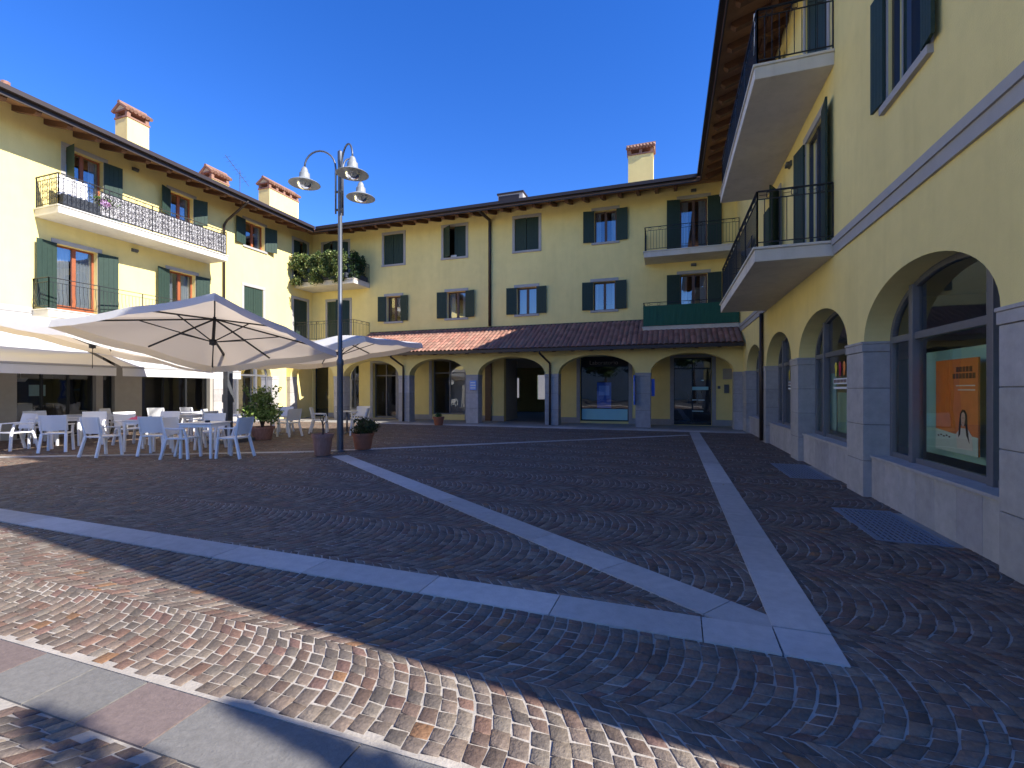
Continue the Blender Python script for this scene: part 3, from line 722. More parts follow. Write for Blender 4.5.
# roof
zb = lambda x, y: EZ + SL * (y - 20.0)
mb = MB(); sloped(mb, [(-17.85, 20.0), (1.2, 20.0), (8.2, 27.0), (-24.85, 27.0)], zb, .12)
sloped(mb, [(-31, 27), (15, 27), (15, 33.5), (-31, 33.5)], lambda x, y: zb(0, 27) - SL * (y - 27), .12)
rb = mb.build('roof', 'brick', BB)
mb = MB(); sloped(mb, [(-17.88, 19.97), (1.23, 19.97), (2.9, 21.65), (-19.55, 21.65)], lambda x, y: zb(x, y) - .122, .025); mb.build('soffit', 'board', rb)
rafters(rb, TB, -17.6, 1.0, .76, 1.4, EZ, SL, w=.14, h=.2)
mb = MB(); mb.box(-17.68, 1.05, 19.86, 20.0, EZ - .06, EZ + .08); mb.box(-17.8, 1.15, 19.98, 20.02, EZ - .2, EZ - .03); mb.build('gutter', 'gutter', rb)
c4 = chimney(-1.84, -.7, 22.6, 23.3, 10.7, 13.25, rb, 'x')
mb = MB(); mb.box(-8.45, -7.1, 22.7, 23.4, 10.8, 11.7); mb.cm = 1; mb.box(-8.5, -7.05, 22.65, 23.45, 11.7, 11.78); mb.box(-8.4, -7.3, 22.68, 22.7, 11.3, 11.62); mb.build('roof_vent', ['trim', 'gutter'], rb)
# arcade
AR = [(-19.0, -16.2), (-15.6, -12.4), (-11.8, -8.83), (-8.23, -5.1), (-4.5, -1.3), (-.7, 2.35)]
mb = MB(TA); arch_wall(mb, XL, 2.68, AR, ZS, .78, 3.42, .5, back=True)
ar = mb.build('arcade_wall', 'stucco', BB)
for a0, a1 in ((-19.25, -19.0), (-16.2, -15.6), (-12.4, -11.8), (-8.83, -8.23), (-5.1, -4.5), (-1.3, -.7), (2.35, 2.66)):
    stone_pier(TA, a0 + .001, a1 - .001, .001, .499, 2.1, BB, nb=3, z0=.03)
mb = MB(TA); tile_roof(mb, TA, -15.35, 2.62, -.62, 1.9, 3.30, 4.62)
pr = mb.build('porch_roof', 'tile', BB, tint=True, smooth=False)
mb = MB(TA); sl = (4.62 - 3.30) / 2.52
mb.prism([], 0, 0) if False else None
i0 = [mb.P(a, d, z) for a, d, z in ((-15.35, -.6, 3.27), (2.62, -.6, 3.27), (2.62, 1.898, 4.58), (-15.35, 1.898, 4.58))]; i1 = [mb.P(a, d, z) for a, d, z in ((-15.35, -.6, 3.22), (2.62, -.6, 3.22), (2.62, 1.898, 4.53), (-15.35, 1.898, 4.53))]
mb.F(*i0); mb.F(*i1[::-1])
for k in range(4): mb.F(i0[k], i0[(k + 1) % 4], i1[(k + 1) % 4], i1[k])
mb.build('porch_boards', 'board', pr)
mb = MB(TA)
a = -15.0
while a < 2.5:
    mb = MB(TA)
    p = [(-.5, 3.27 - .05 + .05 - .08 - .07), (-.5, 3.27), (1.88, 4.52), (1.88, 4.38), (-.35, 3.17)]
    p = [(-.5, 3.15), (-.5, 3.265), (1.88, 4.515), (1.88, 4.38), (-.35, 3.165)]
    i = [mb.P(a - .06, d, z) for d, z in p]; j = [mb.P(a + .06, d, z) for d, z in p]; mb.F(*i); mb.F(*j[::-1])
    for k in range(5): mb.F(i[k], j[k], j[(k + 1) % 5], i[(k + 1) % 5])
    mb.build('rafter', 'wood', pr)
    a += .8
mb = MB(TA); mb.box(-15.35, 2.6, -.75, -.62, 3.17, 3.30); mb.box(-15.35, 2.62, 1.86, 1.898, 4.6, 4.68); mb.build('porch_gutter', 'gutter', pr)
for x in (-12.1, -4.86):
    downpipe([(x + .05 - .35, YA - .68, 3.2), (x - .3, YA - .66, 3.1), (x, YA - .08, 2.7), (x, YA - .06, 2.5), (x, YA - .06, .05)], BB, .045)
# blue signs on the arcade piers
mb = MB(); mb.box(-1.36, -1.305, 19.28, 19.62, .95, 2.15); mb.cm = 1
for k in range(7): mb.box(-1.375, -1.361, 19.34, 19.5, 1.1 + k * .14, 1.19 + k * .14)
mb.box(-1.34, -1.33, 19.272, 19.279, 1.1, 1.9)
mb.build('pier_sign', ['blue', 'white'], BB)
mb = MB(); mb.box(-8.62, -8.3, 19.44, 19.465, 1.55, 1.98); mb.cm = 1
for k in range(3): mb.box(-8.58, -8.34 + .02 * (k % 2), 19.432, 19.438, 1.62 + k * .12, 1.67 + k * .12)
mb.build('pier_sign', ['lightblue', 'white'], BB)
mb = MB(); mb.box(-.68, -.55, 19.62, 19.66, 1.3, 2.0); mb.build('pier_sign', 'blue', BB)

def text_obj(s, size, loc, rot, m, parent, name='lettering', ext=.004):
    cu = bpy.data.curves.new('t', 'FONT'); cu.body = s; cu.size = size; cu.extrude = ext; cu.align_x = 'CENTER'
    t = bpy.data.objects.new('t', cu); col.objects.link(t); bpy.context.view_layer.update()
    me = bpy.data.meshes.new_from_object(t.evaluated_get(bpy.context.evaluated_depsgraph_get())); bpy.data.objects.remove(t)
    me.materials.clear(); me.materials.append(M[m]); o = bpy.data.objects.new(name, me); col.objects.link(o)
    o.location = loc; o.rotation_euler = rot; o.parent = parent; return o
text_obj('Laboratorio', .27, (-2.85, YB + .155, 2.72), (R(90), 0, 0), 'tanwall', [c for c in bpy.data.objects if c.name.startswith('sign_board')][0].parent)

# poster stand inside the Laboratorio window
mb = MB(); mb.box(-3.2, -2.55, 21.9, 21.93, .7, 1.9); mb.cm = 1; mb.box(-3.12, -2.63, 21.892, 21.899, 1.3, 1.75)
tag(mb.build('display_poster', ['blue', 'lightblue']), 'blue poster standing inside the dark glazed shop window under the arcade', 'poster')
# paper/cardboard reflections etc. left out

# ---- RIGHT WING
RB = empty('apartment_building', (0, 0, 0), 0, 'yellow wing on the right with arched shop windows and two balconies', 'building')
AW = [(5.07 + k * 3.57, 5.07 + k * 3.57 + 2.92) for k in range(4)]
Y0R = 1.79
holesR = [(6.25, 7.2, 5.25, 6.75), (9.75, 10.95, 4.12, 6.6), (13.3, 14.4, 4.12, 6.6), (9.6, 11.0, 7.38, 9.8), (13.3, 14.4, 7.38, 9.8), (17.4, 18.5, 5.2, 6.6)]
mb = MB(TR); panel(mb, Y0R, YB, 3.6, 10.55, holesR)
arch_wall(mb, Y0R, 19.5, AW, ZS, RISE, 3.6, .42)
mb.quad([(19.5, 0, 0), (YB, 0, 0), (YB, 0, 3.6), (19.5, 0, 3.6)])
mb.box(Y0R, Y0R + .25, .003, 11, 0, 10.55)
mb.poly([(Y0R + .1, 0, 10.55), (Y0R + .1, 11, 10.55), (Y0R + .1, 5.5, 12)])
mb.quad([(Y0R, 11, 0), (31, 11, 0), (31, 11, 10.5), (Y0R, 11, 10.5)])
mb.build('wall', 'stucco', RB)
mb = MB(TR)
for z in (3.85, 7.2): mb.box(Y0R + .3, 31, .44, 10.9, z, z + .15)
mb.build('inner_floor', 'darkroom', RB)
mb = MB(TR); mb.box(Y0R + .3, 19.4, 4.2, 4.3, 0, 3.84); mb.box(Y0R + .3, 19.4, .5, 4.2, 0, .05)
for y in (8.86, 15.9): mb.box(y, y + .1, .5, 4.2, .05, 3.84)
mb.box(Y0R + .3, 19.4, .45, 4.2, 3.0, 3.1)
mb.build('shop_interior', 'interior', RB)
edges = [Y0R] + [e for w_ in AW for e in w_] + [19.5]
for k in range(0, len(edges), 2):
    a0, a1 = edges[k], edges[k + 1]
    stone_pier(TR, a0 + .001, a1 - .001, -.012, .415, 2.1, RB, nb=4)
for a0, a1 in AW:
    mb = MB(TR); n = 7; w_ = (a1 - a0 - .004) / n
    for k in range(n): mb.ct = btone(); mb.box(a0 + .002 + k * w_ + .002, a0 + .002 + (k + 1) * w_ - .002, .09, .40, 0, .575)
    mb.cm = 1; mb.box(a0 + .006, a1 - .006, .098, .38, 0, .57); mb.cm = 0
    mb.box(a0 + .003, a1 - .003, .065, .42, .577, .615)
    mb.build('plinth', ['stoneblock', 'stone_joint'], RB, tint=True, bevel=.004)
aw = [arch_window(TR, RB, a0, a1, ZS, RISE, .615, .31, zt=2.2) for a0, a1 in AW]
mb = MB(TR)
for (y0, y1) in ((Y0R + .002, 9.2), (15.03, 21.3)):
    mb = MB(TR); mb.box(y0, y1, -.06, -.001, 4.0, 4.11); mb.box(y0, y1, -.035, -.001, 3.84, 4.0)
    mb.build('string_course', 'trim', RB)
window(TR, RB, *holesR[0], 'open', dd=.04, curtain=0, angs=(R(174), R(174)), lws=.62, frame='darkalu')
window(TR, RB, *holesR[1], 'open', dd=.05, door=True, curtain=.0, angs=(R(172), R(172)), lws=.8, frame='darkalu')
window(TR, RB, *holesR[2], 'open', dd=.05, door=True, curtain=.3, angs=(R(150), R(176)), frame='alu')
window(TR, RB, *holesR[3], 'closed', door=True, curtain=0, angs=(R(2), R(3)), frame='alu')
window(TR, RB, *holesR[4], 'open', door=True, curtain=.3, angs=(R(172), R(176)), frame='alu')
window(TR, RB, *holesR[5], 'open', curtain=.3)
b7 = balcony(TR, RB, 9.25, 15.0, 1.22, 4.1, 'square', label='lower balcony projecting from the right wing')
b8 = balcony(TR, RB, 9.25, 15.05, 1.22, 7.36, 'square', label='upper balcony projecting from the right wing under the eaves')
wall_lamp(TR, RB, 12.2, 6.75)
# clothes drying arm on the upper balcony
mb = MB(TR); mb.bar((11.6, -.9, 8.55), (11.9, -.02, 8.55), .03); mb.box(11.85, 11.95, -.05, -.002, 8.4, 8.7); mb.build('drying_arm', 'steel', RB)
downpipe([(XR - .07, 15.46, 3.83), (XR - .07, 15.46, .05)], RB, .055)
zr = lambda x, y: EZ + SL * (x - 1.2)
mb = MB(); sloped(mb, [(1.2, 1.3), (1.2, 20.0), (8.2, 27.0), (8.2, 1.3)], zr, .12); sloped(mb, [(8.2, 1.3), (8.2, 33), (15.2, 33), (15.2, 1.3)], lambda x, y: zr(8.2, 0) - SL * (x - 8.2), .12)
rr = mb.build('roof', 'brick', RB)
mb = MB(); sloped(mb, [(1.17, 1.3), (1.17, 20.03), (2.9, 21.75), (2.9, 1.3)], lambda x, y: zr(x, y) - .122, .025); mb.build('soffit', 'board', rr)
rafters(rr, TR, 1.35, 19.9, .72, 1.47, EZ, SL, w=.14, h=.2)
mb = MB(TR); mb.box(1.4, 20, -.5, -.38, EZ + .02, EZ + .16); mb.build('purlin', 'wood', rr)
mb = MB(); mb.box(1.05, 1.2, 1.3, 19.86, EZ - .06, EZ + .08); mb.box(1.18, 1.22, 1.3, 19.95, EZ - .2, EZ - .03); mb.build('gutter', 'gutter', rr)
chimney(2.6, 3.4, 4.2, 5.0, 10.5, 12.7, rr)

# orange poster and teal boards behind the nearest shop window
def board(T, a0, a1, d, z0, z1, m, name, label, cat):
    mb = MB(T); mb.box(a0, a1, d, d + .02, z0, z1); return tag(mb.build(name, m), label, cat)
board(TR, 6.15, 7.72, .62, .72, 2.05, 'teal', 'display_board', 'pale teal board behind the glass of the nearest arched shop window', 'board')
board(TR, 8.0, 8.78, .60, .72, 2.0, 'teal', 'display_board', 'narrow teal panel behind the left pane of the nearest arched shop window', 'board')
board(TR, 5.2, 5.95, .60, .72, 2.02, 'teal', 'display_board', 'narrow teal panel behind the right pane of the nearest arched shop window', 'board')
board(TR, 9.7, 11.2, .62, .7, 1.5, 'teal', 'display_board', 'teal board in the lower part of the second arched shop window', 'board')
board(TR, 11.3, 12.1, .62, .7, 1.9, 'teal', 'display_board', 'narrow teal panel behind the left pane of the second arched shop window', 'board')
def poster():
    # a runs away from the camera, so picture-left is high a
    T = lambda a, d, z: TR(7.22 - a * .84, .50 + d, .82 + z * 1.09)
    mb = MB(T); mb.box(0, 1, .002, .02, 0, 1)           # 0 orange sheet
    mb.cm = 1; mb.prism([(0, 0), (1, 0), (1, .19), (.85, .2), (.45, .2), (0, .235)], -.001, .0015)
    mb.cm = 2
    for z, x0, x1 in ((.86, .52, .94), (.79, .44, .94)):
        x = x0
        while x < x1 - .05:
            mb.box(x, x + .055, -.002, .0015, z, z + .055); x += .075
    mb.cm = 3
    for z, x0 in ((.71, .52), (.665, .56)): mb.box(x0, .94, -.002, .0015, z, z + .012)
    mb.cm = 5; mb.prism([(.55, .05), (.9, .05), (.88, .2), (.78, .27), (.62, .27), (.52, .2)], -.003, -.0012)   # white blouse
    mb.cm = 4; mb.prism([(.58, .17), (.60, .33), (.62, .42), (.67, .465), (.73, .46), (.77, .41), (.78, .3), (.83, .12), (.76, .2), (.74, .3), (.64, .3), (.62, .2)], -.0045, -.0032)  # hair
    mb.cm = 6; mb.prism([(.655, .31), (.645, .38), (.66, .425), (.70, .44), (.735, .42), (.74, .37), (.72, .31), (.69, .285)], -.006, -.0047)
    mb.cm = 2
    mb.box(.668, .682, -.0068, -.0061, .375, .381); mb.box(.705, .719, -.0068, -.0061, .375, .381); mb.cm = 7; mb.box(.68, .708, -.0068, -.0061, .322, .329)
    mb.cm = 4
    for k in range(5): mb.box(.06 + k * .07, .1 + k * .07, -.0025, -.0012, .15 + .012 * (k % 2), .165 + .012 * (k % 2))
    o = mb.build('advertising_poster', ['orange', 'pale', 'darktext', 'white', 'black', 'white', 'skin', 'red'])
    tag(o, 'orange advertising poster with a dark haired woman behind the nearest shop window', 'poster')
poster()
def logo_sticker(y, label):
    mb = MB(TR); d = .335
    for k, (c, dy) in enumerate(((0, .34), (1, .12), (2, -.1))):
        mb.cm = c; cy = y + dy
        mb.prism([(cy + .07 * math.cos(u) * (1 if math.sin(u) > 0 else .6), 1.94 + .14 * math.sin(u)) for u in [i * math.pi / 8 for i in range(16)]], d, d + .004)
    mb.cm = 3; mb.box(y - .26, y + .46, d, d + .004, 1.66, 1.77); mb.box(y - .26, y + .46, d, d + .004, 1.57, 1.61)
    mb.cm = 4; x = y - .22
    while x < y + .42: mb.box(x, x + .05, d - .003, d - .001, 1.685, 1.745); x += .075
    tag(mb.build('window_sticker', ['yellow', 'red', 'orange', 'white', 'darktext']), label, 'sticker', 'three-coloured logo stickers on the shop windows')
logo_sticker(10.0, 'yellow, red and orange logo sticker over white lettering on the second arched shop window')
logo_sticker(13.6, 'yellow, red and orange logo sticker on the third, farther arched shop window')
# items on the balconies
mb = MB(); c0 = Vector((1.52, 9.75, 8.25))
mb.tube([(c0.x + .02 * math.sin(u), c0.y + .42 * math.sin(u) * .5, c0.z + .36 * math.cos(u)) for u in [i * math.pi / 12 for i in range(25)]], .012, 6, False)
tag(mb.build('hoop', 'rope', smooth=True), 'pale hoop hanging on the upper right balcony railing', 'hoop')
def small_table(loc, label):
    t = empty('side_table', loc, 0, label, 'table')
    mb = MB(); mb.lathe((0, 0, 0), [(.0, .70), (.34, .70), (.35, .715), (.34, .73), (0, .73)], 20); mb.build('tabletop', 'tabletop', t)
    for sx, sy in ((-1, -1), (1, -1), (1, 1), (-1, 1)):
        m_ = MB(); m_.bar((sx * .24, sy * .24, 0), (sx * .2, sy * .2, .70), .03); m_.build('leg', 'tabletop', t)
small_table((1.95, 12.2, 4.1), 'small round white table standing on the lower right balcony')

# ------------------------------------------------------------------ AWNINGS
def awning(y0, y1, label):
    a = empty('awning', (XL, y0, 0), 0, label, 'awning', 'white awnings over the cafe front')
    W = y1 - y0; xf = 3.25; n = 24
    T = lambda x, y, z: (x, y, z)
    mb = MB()
    zt, zb_ = 3.42, 2.26
    N, K = 24, 8
    P = [[mb.P(.12 + (xf - .12) * k / K, W * j / N, zt + (zb_ - zt) * k / K - .05 * math.sin(math.pi * k / K) * abs(math.sin(3 * math.pi * j / N))) for k in range(K + 1)] for j in range(N + 1)]
    for j in range(N):
        for k in range(K): mb.F(P[j][k], P[j][k + 1], P[j + 1][k + 1], P[j + 1][k])
    mb.build('awning_fabric', 'awning', a, smooth=True)
    mb = MB()
    for j in range(N):
        w0, w1 = .012 * math.sin(j * 1.3), .012 * math.sin((j + 1) * 1.3)
        mb.quad([(xf + .01, W * j / N, zb_), (xf + .01, W * (j + 1) / N, zb_), (xf + .015 + w1, W * (j + 1) / N, zb_ - .28), (xf + .015 + w0, W * j / N, zb_ - .28)])
    mb.build('valance', 'awning', a, smooth=True)
    mb = MB(); mb.box(0, .16, 0, W, zt - .03, zt + .12); mb.build('cassette', 'trim', a, bevel=.02)
    mb = MB(); mb.box(xf - .05, xf + .03, 0, W, zb_ - .03, zb_ + .03); mb.build('front_bar', 'trim', a, bevel=.01)
    for y in (.25, W - .25):
        mb = MB(); mb.tube([(.1, y, zt - .12), (1.6, y + (.25 if y < 1 else -.25), 2.72), (xf - .05, y, zb_ - .02)], .022, 6); mb.build('arm', 'alu', a)
    return a
awning(1.5, 9.55, 'near white awning over the cafe front on the left, reaching out of the photo')
awning(9.72, 13.9, 'farther white awning over the cafe window, beside the stone pier')

# ------------------------------------------------------------------ PARASOL (one mast, three canopies)
def parasol():
    mx, my = -12.42, 10.36
    p = empty('patio_parasol', (mx, my, 0), 0, 'large cream parasol with three square canopies on one central mast over the cafe tables', 'parasol')
    mb = MB(); mb.box(-.09, .09, -.09, .09, 0, 2.42); mb.cm = 1; mb.box(-.05, .05, -.097, -.092, 2.2, 2.3); mb.cm = 0
    mb.box(-.11, .11, -.11, .11, 1.18, 1.42); mast = mb.build('mast', ['steel', 'blue'], p, bevel=.01)
    mb = MB(); mb.box(-.5, .5, -.5, .5, 0, .12); mb.build('base', 'steel', p, bevel=.02)
    specs = [((-10.4, 8.28, 2.82), 7, (.12, -.18)), ((-10.15, 12.5, 2.80), 7, (.16, .07)), ((-14.9, 8.35, 2.88), 7, (-.13, -.19))]
    for cx, (c, phi, tilt) in enumerate(specs):
        c = Vector(c) - Vector((mx, my, 0)); ph = R(phi); S = 2.0
        def W(a, b, h=0.):
            x = (a * math.cos(ph) - b * math.sin(ph)); y = (a * math.sin(ph) + b * math.cos(ph))
            nrm = Vector((-tilt[0], -tilt[1], 1)).normalized()
            return Vector((c.x + x, c.y + y, c.z + tilt[0] * x + tilt[1] * y)) + nrm * h
        mb = MB(); N = 18; rise = .52
        def H(a, b):
            m_ = max(abs(a), abs(b)) / S; k = min(abs(a), abs(b)) / max(abs(a), abs(b), 1e-6)
            sag = -.07 * m_ * (1 - abs(2 * k - 1)) * 1 * math.sin(math.pi * min(1, m_)) - .0
            edge = -.05 * (m_ ** 6) * math.sin(math.pi * min(k, 1))   # scallop between ribs
            return rise * (1 - m_ ** 1.12) + sag + edge
        G = [[mb.P(*W(-S + 2 * S * i / N, -S + 2 * S * j / N, H(-S + 2 * S * i / N, -S + 2 * S * j / N))) for i in range(N + 1)] for j in range(N + 1)]
        for j in range(N):
            for i in range(N): mb.F(G[j][i], G[j][i + 1], G[j + 1][i + 1], G[j + 1][i])
        # valance
        per = [(i, 0) for i in range(N)] + [(N, j) for j in range(N)] + [(N - i, N) for i in range(N)] + [(0, N - j) for j in range(N)]
        lo = []
        for i, j in per:
            a, b = -S + 2 * S * i / N, -S + 2 * S * j / N; w = 1.012
            lo.append(mb.P(*W(a * w, b * w, H(a, b) - .17 + random.uniform(-.008, .008))))
        for k in range(len(per)):
            (i, j), (i2, j2) = per[k], per[(k + 1) % len(per)]
            mb.F(G[j][i], G[j2][i2], lo[(k + 1) % len(per)], lo[k])
        can = mb.build('canopy', 'canvas', p, smooth=True)
        e = can.modifiers.new('edge', 'EDGE_SPLIT'); e.split_angle = R(45)
        mb = MB(); top = W(0, 0, rise - .06); low = W(0, 0, -.12)
        ends = [(S * .98, S * .98), (0, S * .95), (-S * .98, S * .98), (-S * .95, 0), (-S * .98, -S * .98), (0, -S * .95), (S * .98, -S * .98), (S * .95, 0)]
        for a, b in ends:
            he = H(a, b) - .035
            mb.bar(top, W(a, b, he), .028, .034)
            mb.bar(low, top.lerp(W(a, b, he), .52), .018, .024)
        mb.build('ribs', 'iron', can)
        mb = MB(); mb.tube([top + Vector((0, 0, .05)), low - Vector((0, 0, .08))], .035, 8); mb.tube([low + Vector((0, 0, .06)), low - Vector((0, 0, .07))], .075, 10); mb.tube([low, low - Vector((0, 0, .62))], .008, 5); mb.build('hub', 'iron', can)
        mb = MB(); mt = Vector((0, 0, 2.36)); mid = mt.lerp(low, .5) + Vector((0, 0, .02 - .05))
        mb.tube([mt, mt + (low - mt) * .1 + Vector((0, 0, .06)), low + Vector((0, 0, .1))], [.045, .04, .022], 8)
        mb.build('arm', 'iron', can)
parasol()

# ------------------------------------------------------------------ CHAIRS & TABLES
def make_chair():
    t = empty('cafe_chair')
    mb = MB(); N = 8
    # seat slightly dished
    G = [[mb.P(-.235 + .47 * i / N, -.22 + .46 * j / N, .475 - .014 * math.sin(math.pi * i / N) * math.sin(math.pi * j / N)) for i in range(N + 1)] for j in range(N + 1)]
    B = [[mb.P(-.235 + .47 * i / N, -.22 + .46 * j / N, .44) for i in range(N + 1)] for j in range(N + 1)]
    for j in range(N):
        for i in range(N): mb.F(G[j][i], G[j][i + 1], G[j + 1][i + 1], G[j + 1][i]); mb.F(B[j][i], B[j + 1][i], B[j + 1][i + 1], B[j][i + 1])
    for i in range(N):
        mb.F(G[0][i], B[0][i], B[0][i + 1], G[0][i + 1]); mb.F(G[N][i], G[N][i + 1], B[N][i + 1], B[N][i]); mb.F(G[i][0], G[i + 1][0], B[i + 1][0], B[i][0]); mb.F(G[i][N], B[i][N], B[i + 1][N], G[i + 1][N])
    mb.build('seat', 'plastic', t, bevel=.008)
    mb = MB()
    def bk(x, z): return -.215 - (z - .5) * .24 + .03 * (x / .25) ** 2
    for i in range(10):
        for j in range(8):
            x0, x1 = -.265 + .53 * i / 10, -.265 + .53 * (i + 1) / 10; z0, z1 = .535 + .385 * j / 8, .535 + .385 * (j + 1) / 8
            mb.quad([(x0, bk(x0, z0), z0), (x1, bk(x1, z0), z0), (x1, bk(x1, z1), z1), (x0, bk(x0, z1), z1)])
            mb.quad([(x0, bk(x0, z0) - .022, z0), (x1, bk(x1, z0) - .022, z0), (x1, bk(x1, z1) - .022, z1), (x0, bk(x0, z1) - .022, z1)])
    for z in (.535, .92):
        for i in range(10):
            x0, x1 = -.265 + .53 * i / 10, -.265 + .53 * (i + 1) / 10
            mb.quad([(x0, bk(x0, z), z), (x1, bk(x1, z), z), (x1, bk(x1, z) - .022, z), (x0, bk(x0, z) - .022, z)])
    for x in (-.265, .265): mb.quad([(x, bk(x, .535), .535), (x, bk(x, .92), .92), (x, bk(x, .92) - .022, .92), (x, bk(x, .535) - .022, .535)])
    mb.build('backrest', 'plastic', t)
    for s_ in (-1, 1):
        mb = MB(); mb.bar((s_ * .24, .25, 0), (s_ * .225, .215, .46), .05, .056); mb.bar((s_ * .225, .215, .461), (s_ * .25, .17, .665), .04, .05); mb.build('leg', 'plastic', t, bevel=.008)
        mb = MB(); mb.bar((s_ * .25, -.33, 0), (s_ * .225, -.21, .46), .05, .06); mb.bar((s_ * .225, -.21, .461), (s_ * .245, -.30, .90), .04, .035); mb.build('leg', 'plastic', t, bevel=.008)
        mb = MB(); mb.bar((s_ * .255, -.25, .69), (s_ * .26, .19, .675), .055, .03); mb.build('armrest', 'plastic', t, bevel=.008)
    return t
def make_table():
    t = empty('cafe_table')
    mb = MB(); mb.box(-.38, .38, -.38, .38, .765, .795); mb.build('tabletop', 'tabletop', t, bevel=.01)
    for sx, sy in ((-1, -1), (1, -1), (1, 1), (-1, 1)):
        mb = MB(); mb.bar((sx * .34, sy * .34, 0), (sx * .33, sy * .33, .765), .05); mb.build('leg', 'plastic', t, bevel=.006)
    mb = MB(); mb.box(-.31, .31, -.35, -.32, .70, .763); mb.box(-.31, .31, .32, .35, .70, .763); mb.box(-.35, -.32, -.3, .3, .70, .763); mb.box(.32, .35, -.3, .3, .70, .763); mb.build('apron', 'plastic', t)
    return t
def make_ped():
    t = empty('cafe_table')
    mb = MB(); mb.lathe((0, 0, 0), [(0, .765), (.36, .765), (.37, .78), (.36, .795), (0, .795)], 28); mb.build('tabletop', 'tabletop', t)
    mb = MB(); mb.tube([(0, 0, .03), (0, 0, .765)], .035, 10); mb.build('pedestal', 'alu', t, smooth=True)
    mb = MB(); 
    for k in range(4):
        u = k * math.pi / 2 + .4; mb.bar((0, 0, .05), (.34 * math.cos(u), .34 * math.sin(u), .015), .05, .03)
    mb.build('foot', 'alu', t); return t
CF = (-math.sin(R(18.7)), math.cos(R(18.7))); CR = (math.cos(R(18.7)), math.sin(R(18.7)))
GC = 'white armchairs at the cafe tables'; GT = 'cafe tables under the parasols'
FACE = {'R': -71.3, 'L': 108.7, 'A': 18.7, 'C': 198.7}
chairs = [
 (-10.42, 7.56, 'R', 4, 'white chair nearest the camera facing right, at the left side of the front right table'),
 (-9.41, 8.0, 'L', -6, 'white chair facing left at the right end of the front row of tables'),
 (-11.36, 8.95, 'C', 8, 'white chair behind the front right table, facing the square'),
 (-12.54, 7.21, 'A', -12, 'white chair seen from behind, left of the front middle table with the pink cloth'),
 (-11.60, 7.79, 'A', 14, 'white chair seen from behind to the right of the front middle table'),
 (-14.34, 8.9, 'R', -25, 'white chair behind the front middle table, turned to the right'),
 (-13.63, 9.35, 'C', 5, 'sunlit white chair behind the front middle table, facing the square'),
 (-15.86, 7.19, 'C', -14, 'leftmost white chair, facing the square beside the left table'),
 (-14.52, 7.36, 'A', 28, 'white chair seen from behind at the right side of the left table'),
 (-15.43, 8.63, 'C', 35, 'white chair on the far side of the left table'),
 (-17.04, 11.55, 'A', 10, 'white chair in the back row before the cafe window, left one of the pair'),
 (-16.44, 12.3, 'A', -12, 'white chair in the back row before the cafe window, right one of the pair'),
 (-15.2, 12.34, 'L', 0, 'white chair facing left by the stone pier behind the parasol mast'),
 (-13.75, 11.75, 'R', 8, 'white chair facing right behind the green shrub'),
 (-11.95, 12.21, 'L', -25, 'white chair facing left at the round pedestal table right of the green shrub'),
 (-13.3, 13.31, 'C', 4, 'white chair beyond the round pedestal table, facing the square'),
 (-11.9, 13.6, 'R', 15, 'white chair just left of the lamp post, facing right under the right canopy'),
 (-11.04, 14.74, 'C', -8, 'white chair farthest back under the right canopy, facing the square'),
 (-10.0, 13.3, 'L', 10, 'rightmost white chair of the cafe, facing left behind the bushy clay pot'),
 (-17.66, 10.5, 'R', 12, 'white chair close to the cafe door, facing right'),
 (-17.46, 8.45, 'R', -20, 'white chair at the left beside the cafe door, facing right'),
 (-14.6, 10.95, 'L', 15, 'white chair facing left in the middle row, left of the parasol mast'),
 (-13.0, 10.0, 'L', -10, 'white chair facing left directly beside the parasol mast'),
]
ch0 = make_chair()
for k, (x, y, f, dz, lab) in enumerate(chairs):
    o = ch0 if k == 0 else copy_tree(ch0)
    o.location = (x, y, .012); o.rotation_euler = (0, 0, R(FACE[f] + dz)); tag(o, lab, 'chair', GC)
tb0 = make_table()
for k, (x, y, a, lab) in enumerate([(-10.16, 7.9, 18.7, 'square white table in front, between the two nearest facing chairs'), (-12.6, 8.25, 25, 'square white table in the middle of the front row'),
        (-15.6, 7.85, 12, 'square white table at the left of the front row'), (-15.6, 11.5, 20, 'square white table in the back row before the cafe window'), (-13.85, 10.3, 10, 'square white table left of the parasol mast'), (-16.9, 9.3, 8, 'square white table nearest the cafe door')]):
    o = tb0 if k == 0 else copy_tree(tb0)
    o.location = (x, y, .012); o.rotation_euler = (0, 0, R(a)); tag(o, lab, 'table', GT)
pd0 = make_ped()
for k, (x, y, lab) in enumerate([(-12.85, 12.35, 'round white pedestal table behind the green shrub'), (-10.85, 13.75, 'round white pedestal table right of the lamp post under the right canopy')]):
    o = pd0 if k == 0 else copy_tree(pd0)
    o.location = (x, y, .012); tag(o, lab, 'table', GT)
mb = MB(); N = 8
G = [[mb.P(-12.95 + .4 * i / N, 7.95 + .3 * j / N, .812 + .05 * abs(math.sin(i * 1.3 + j)) * math.sin(math.pi * i / N) * math.sin(math.pi * j / N) * 2) for i in range(N + 1)] for j in range(N + 1)]
for j in range(N):
    for i in range(N): mb.F(G[j][i], G[j][i + 1], G[j + 1][i + 1], G[j + 1][i])
tag(mb.build('cushion', 'pink', smooth=True), 'crumpled pink cloth on the front middle cafe table', 'cloth')
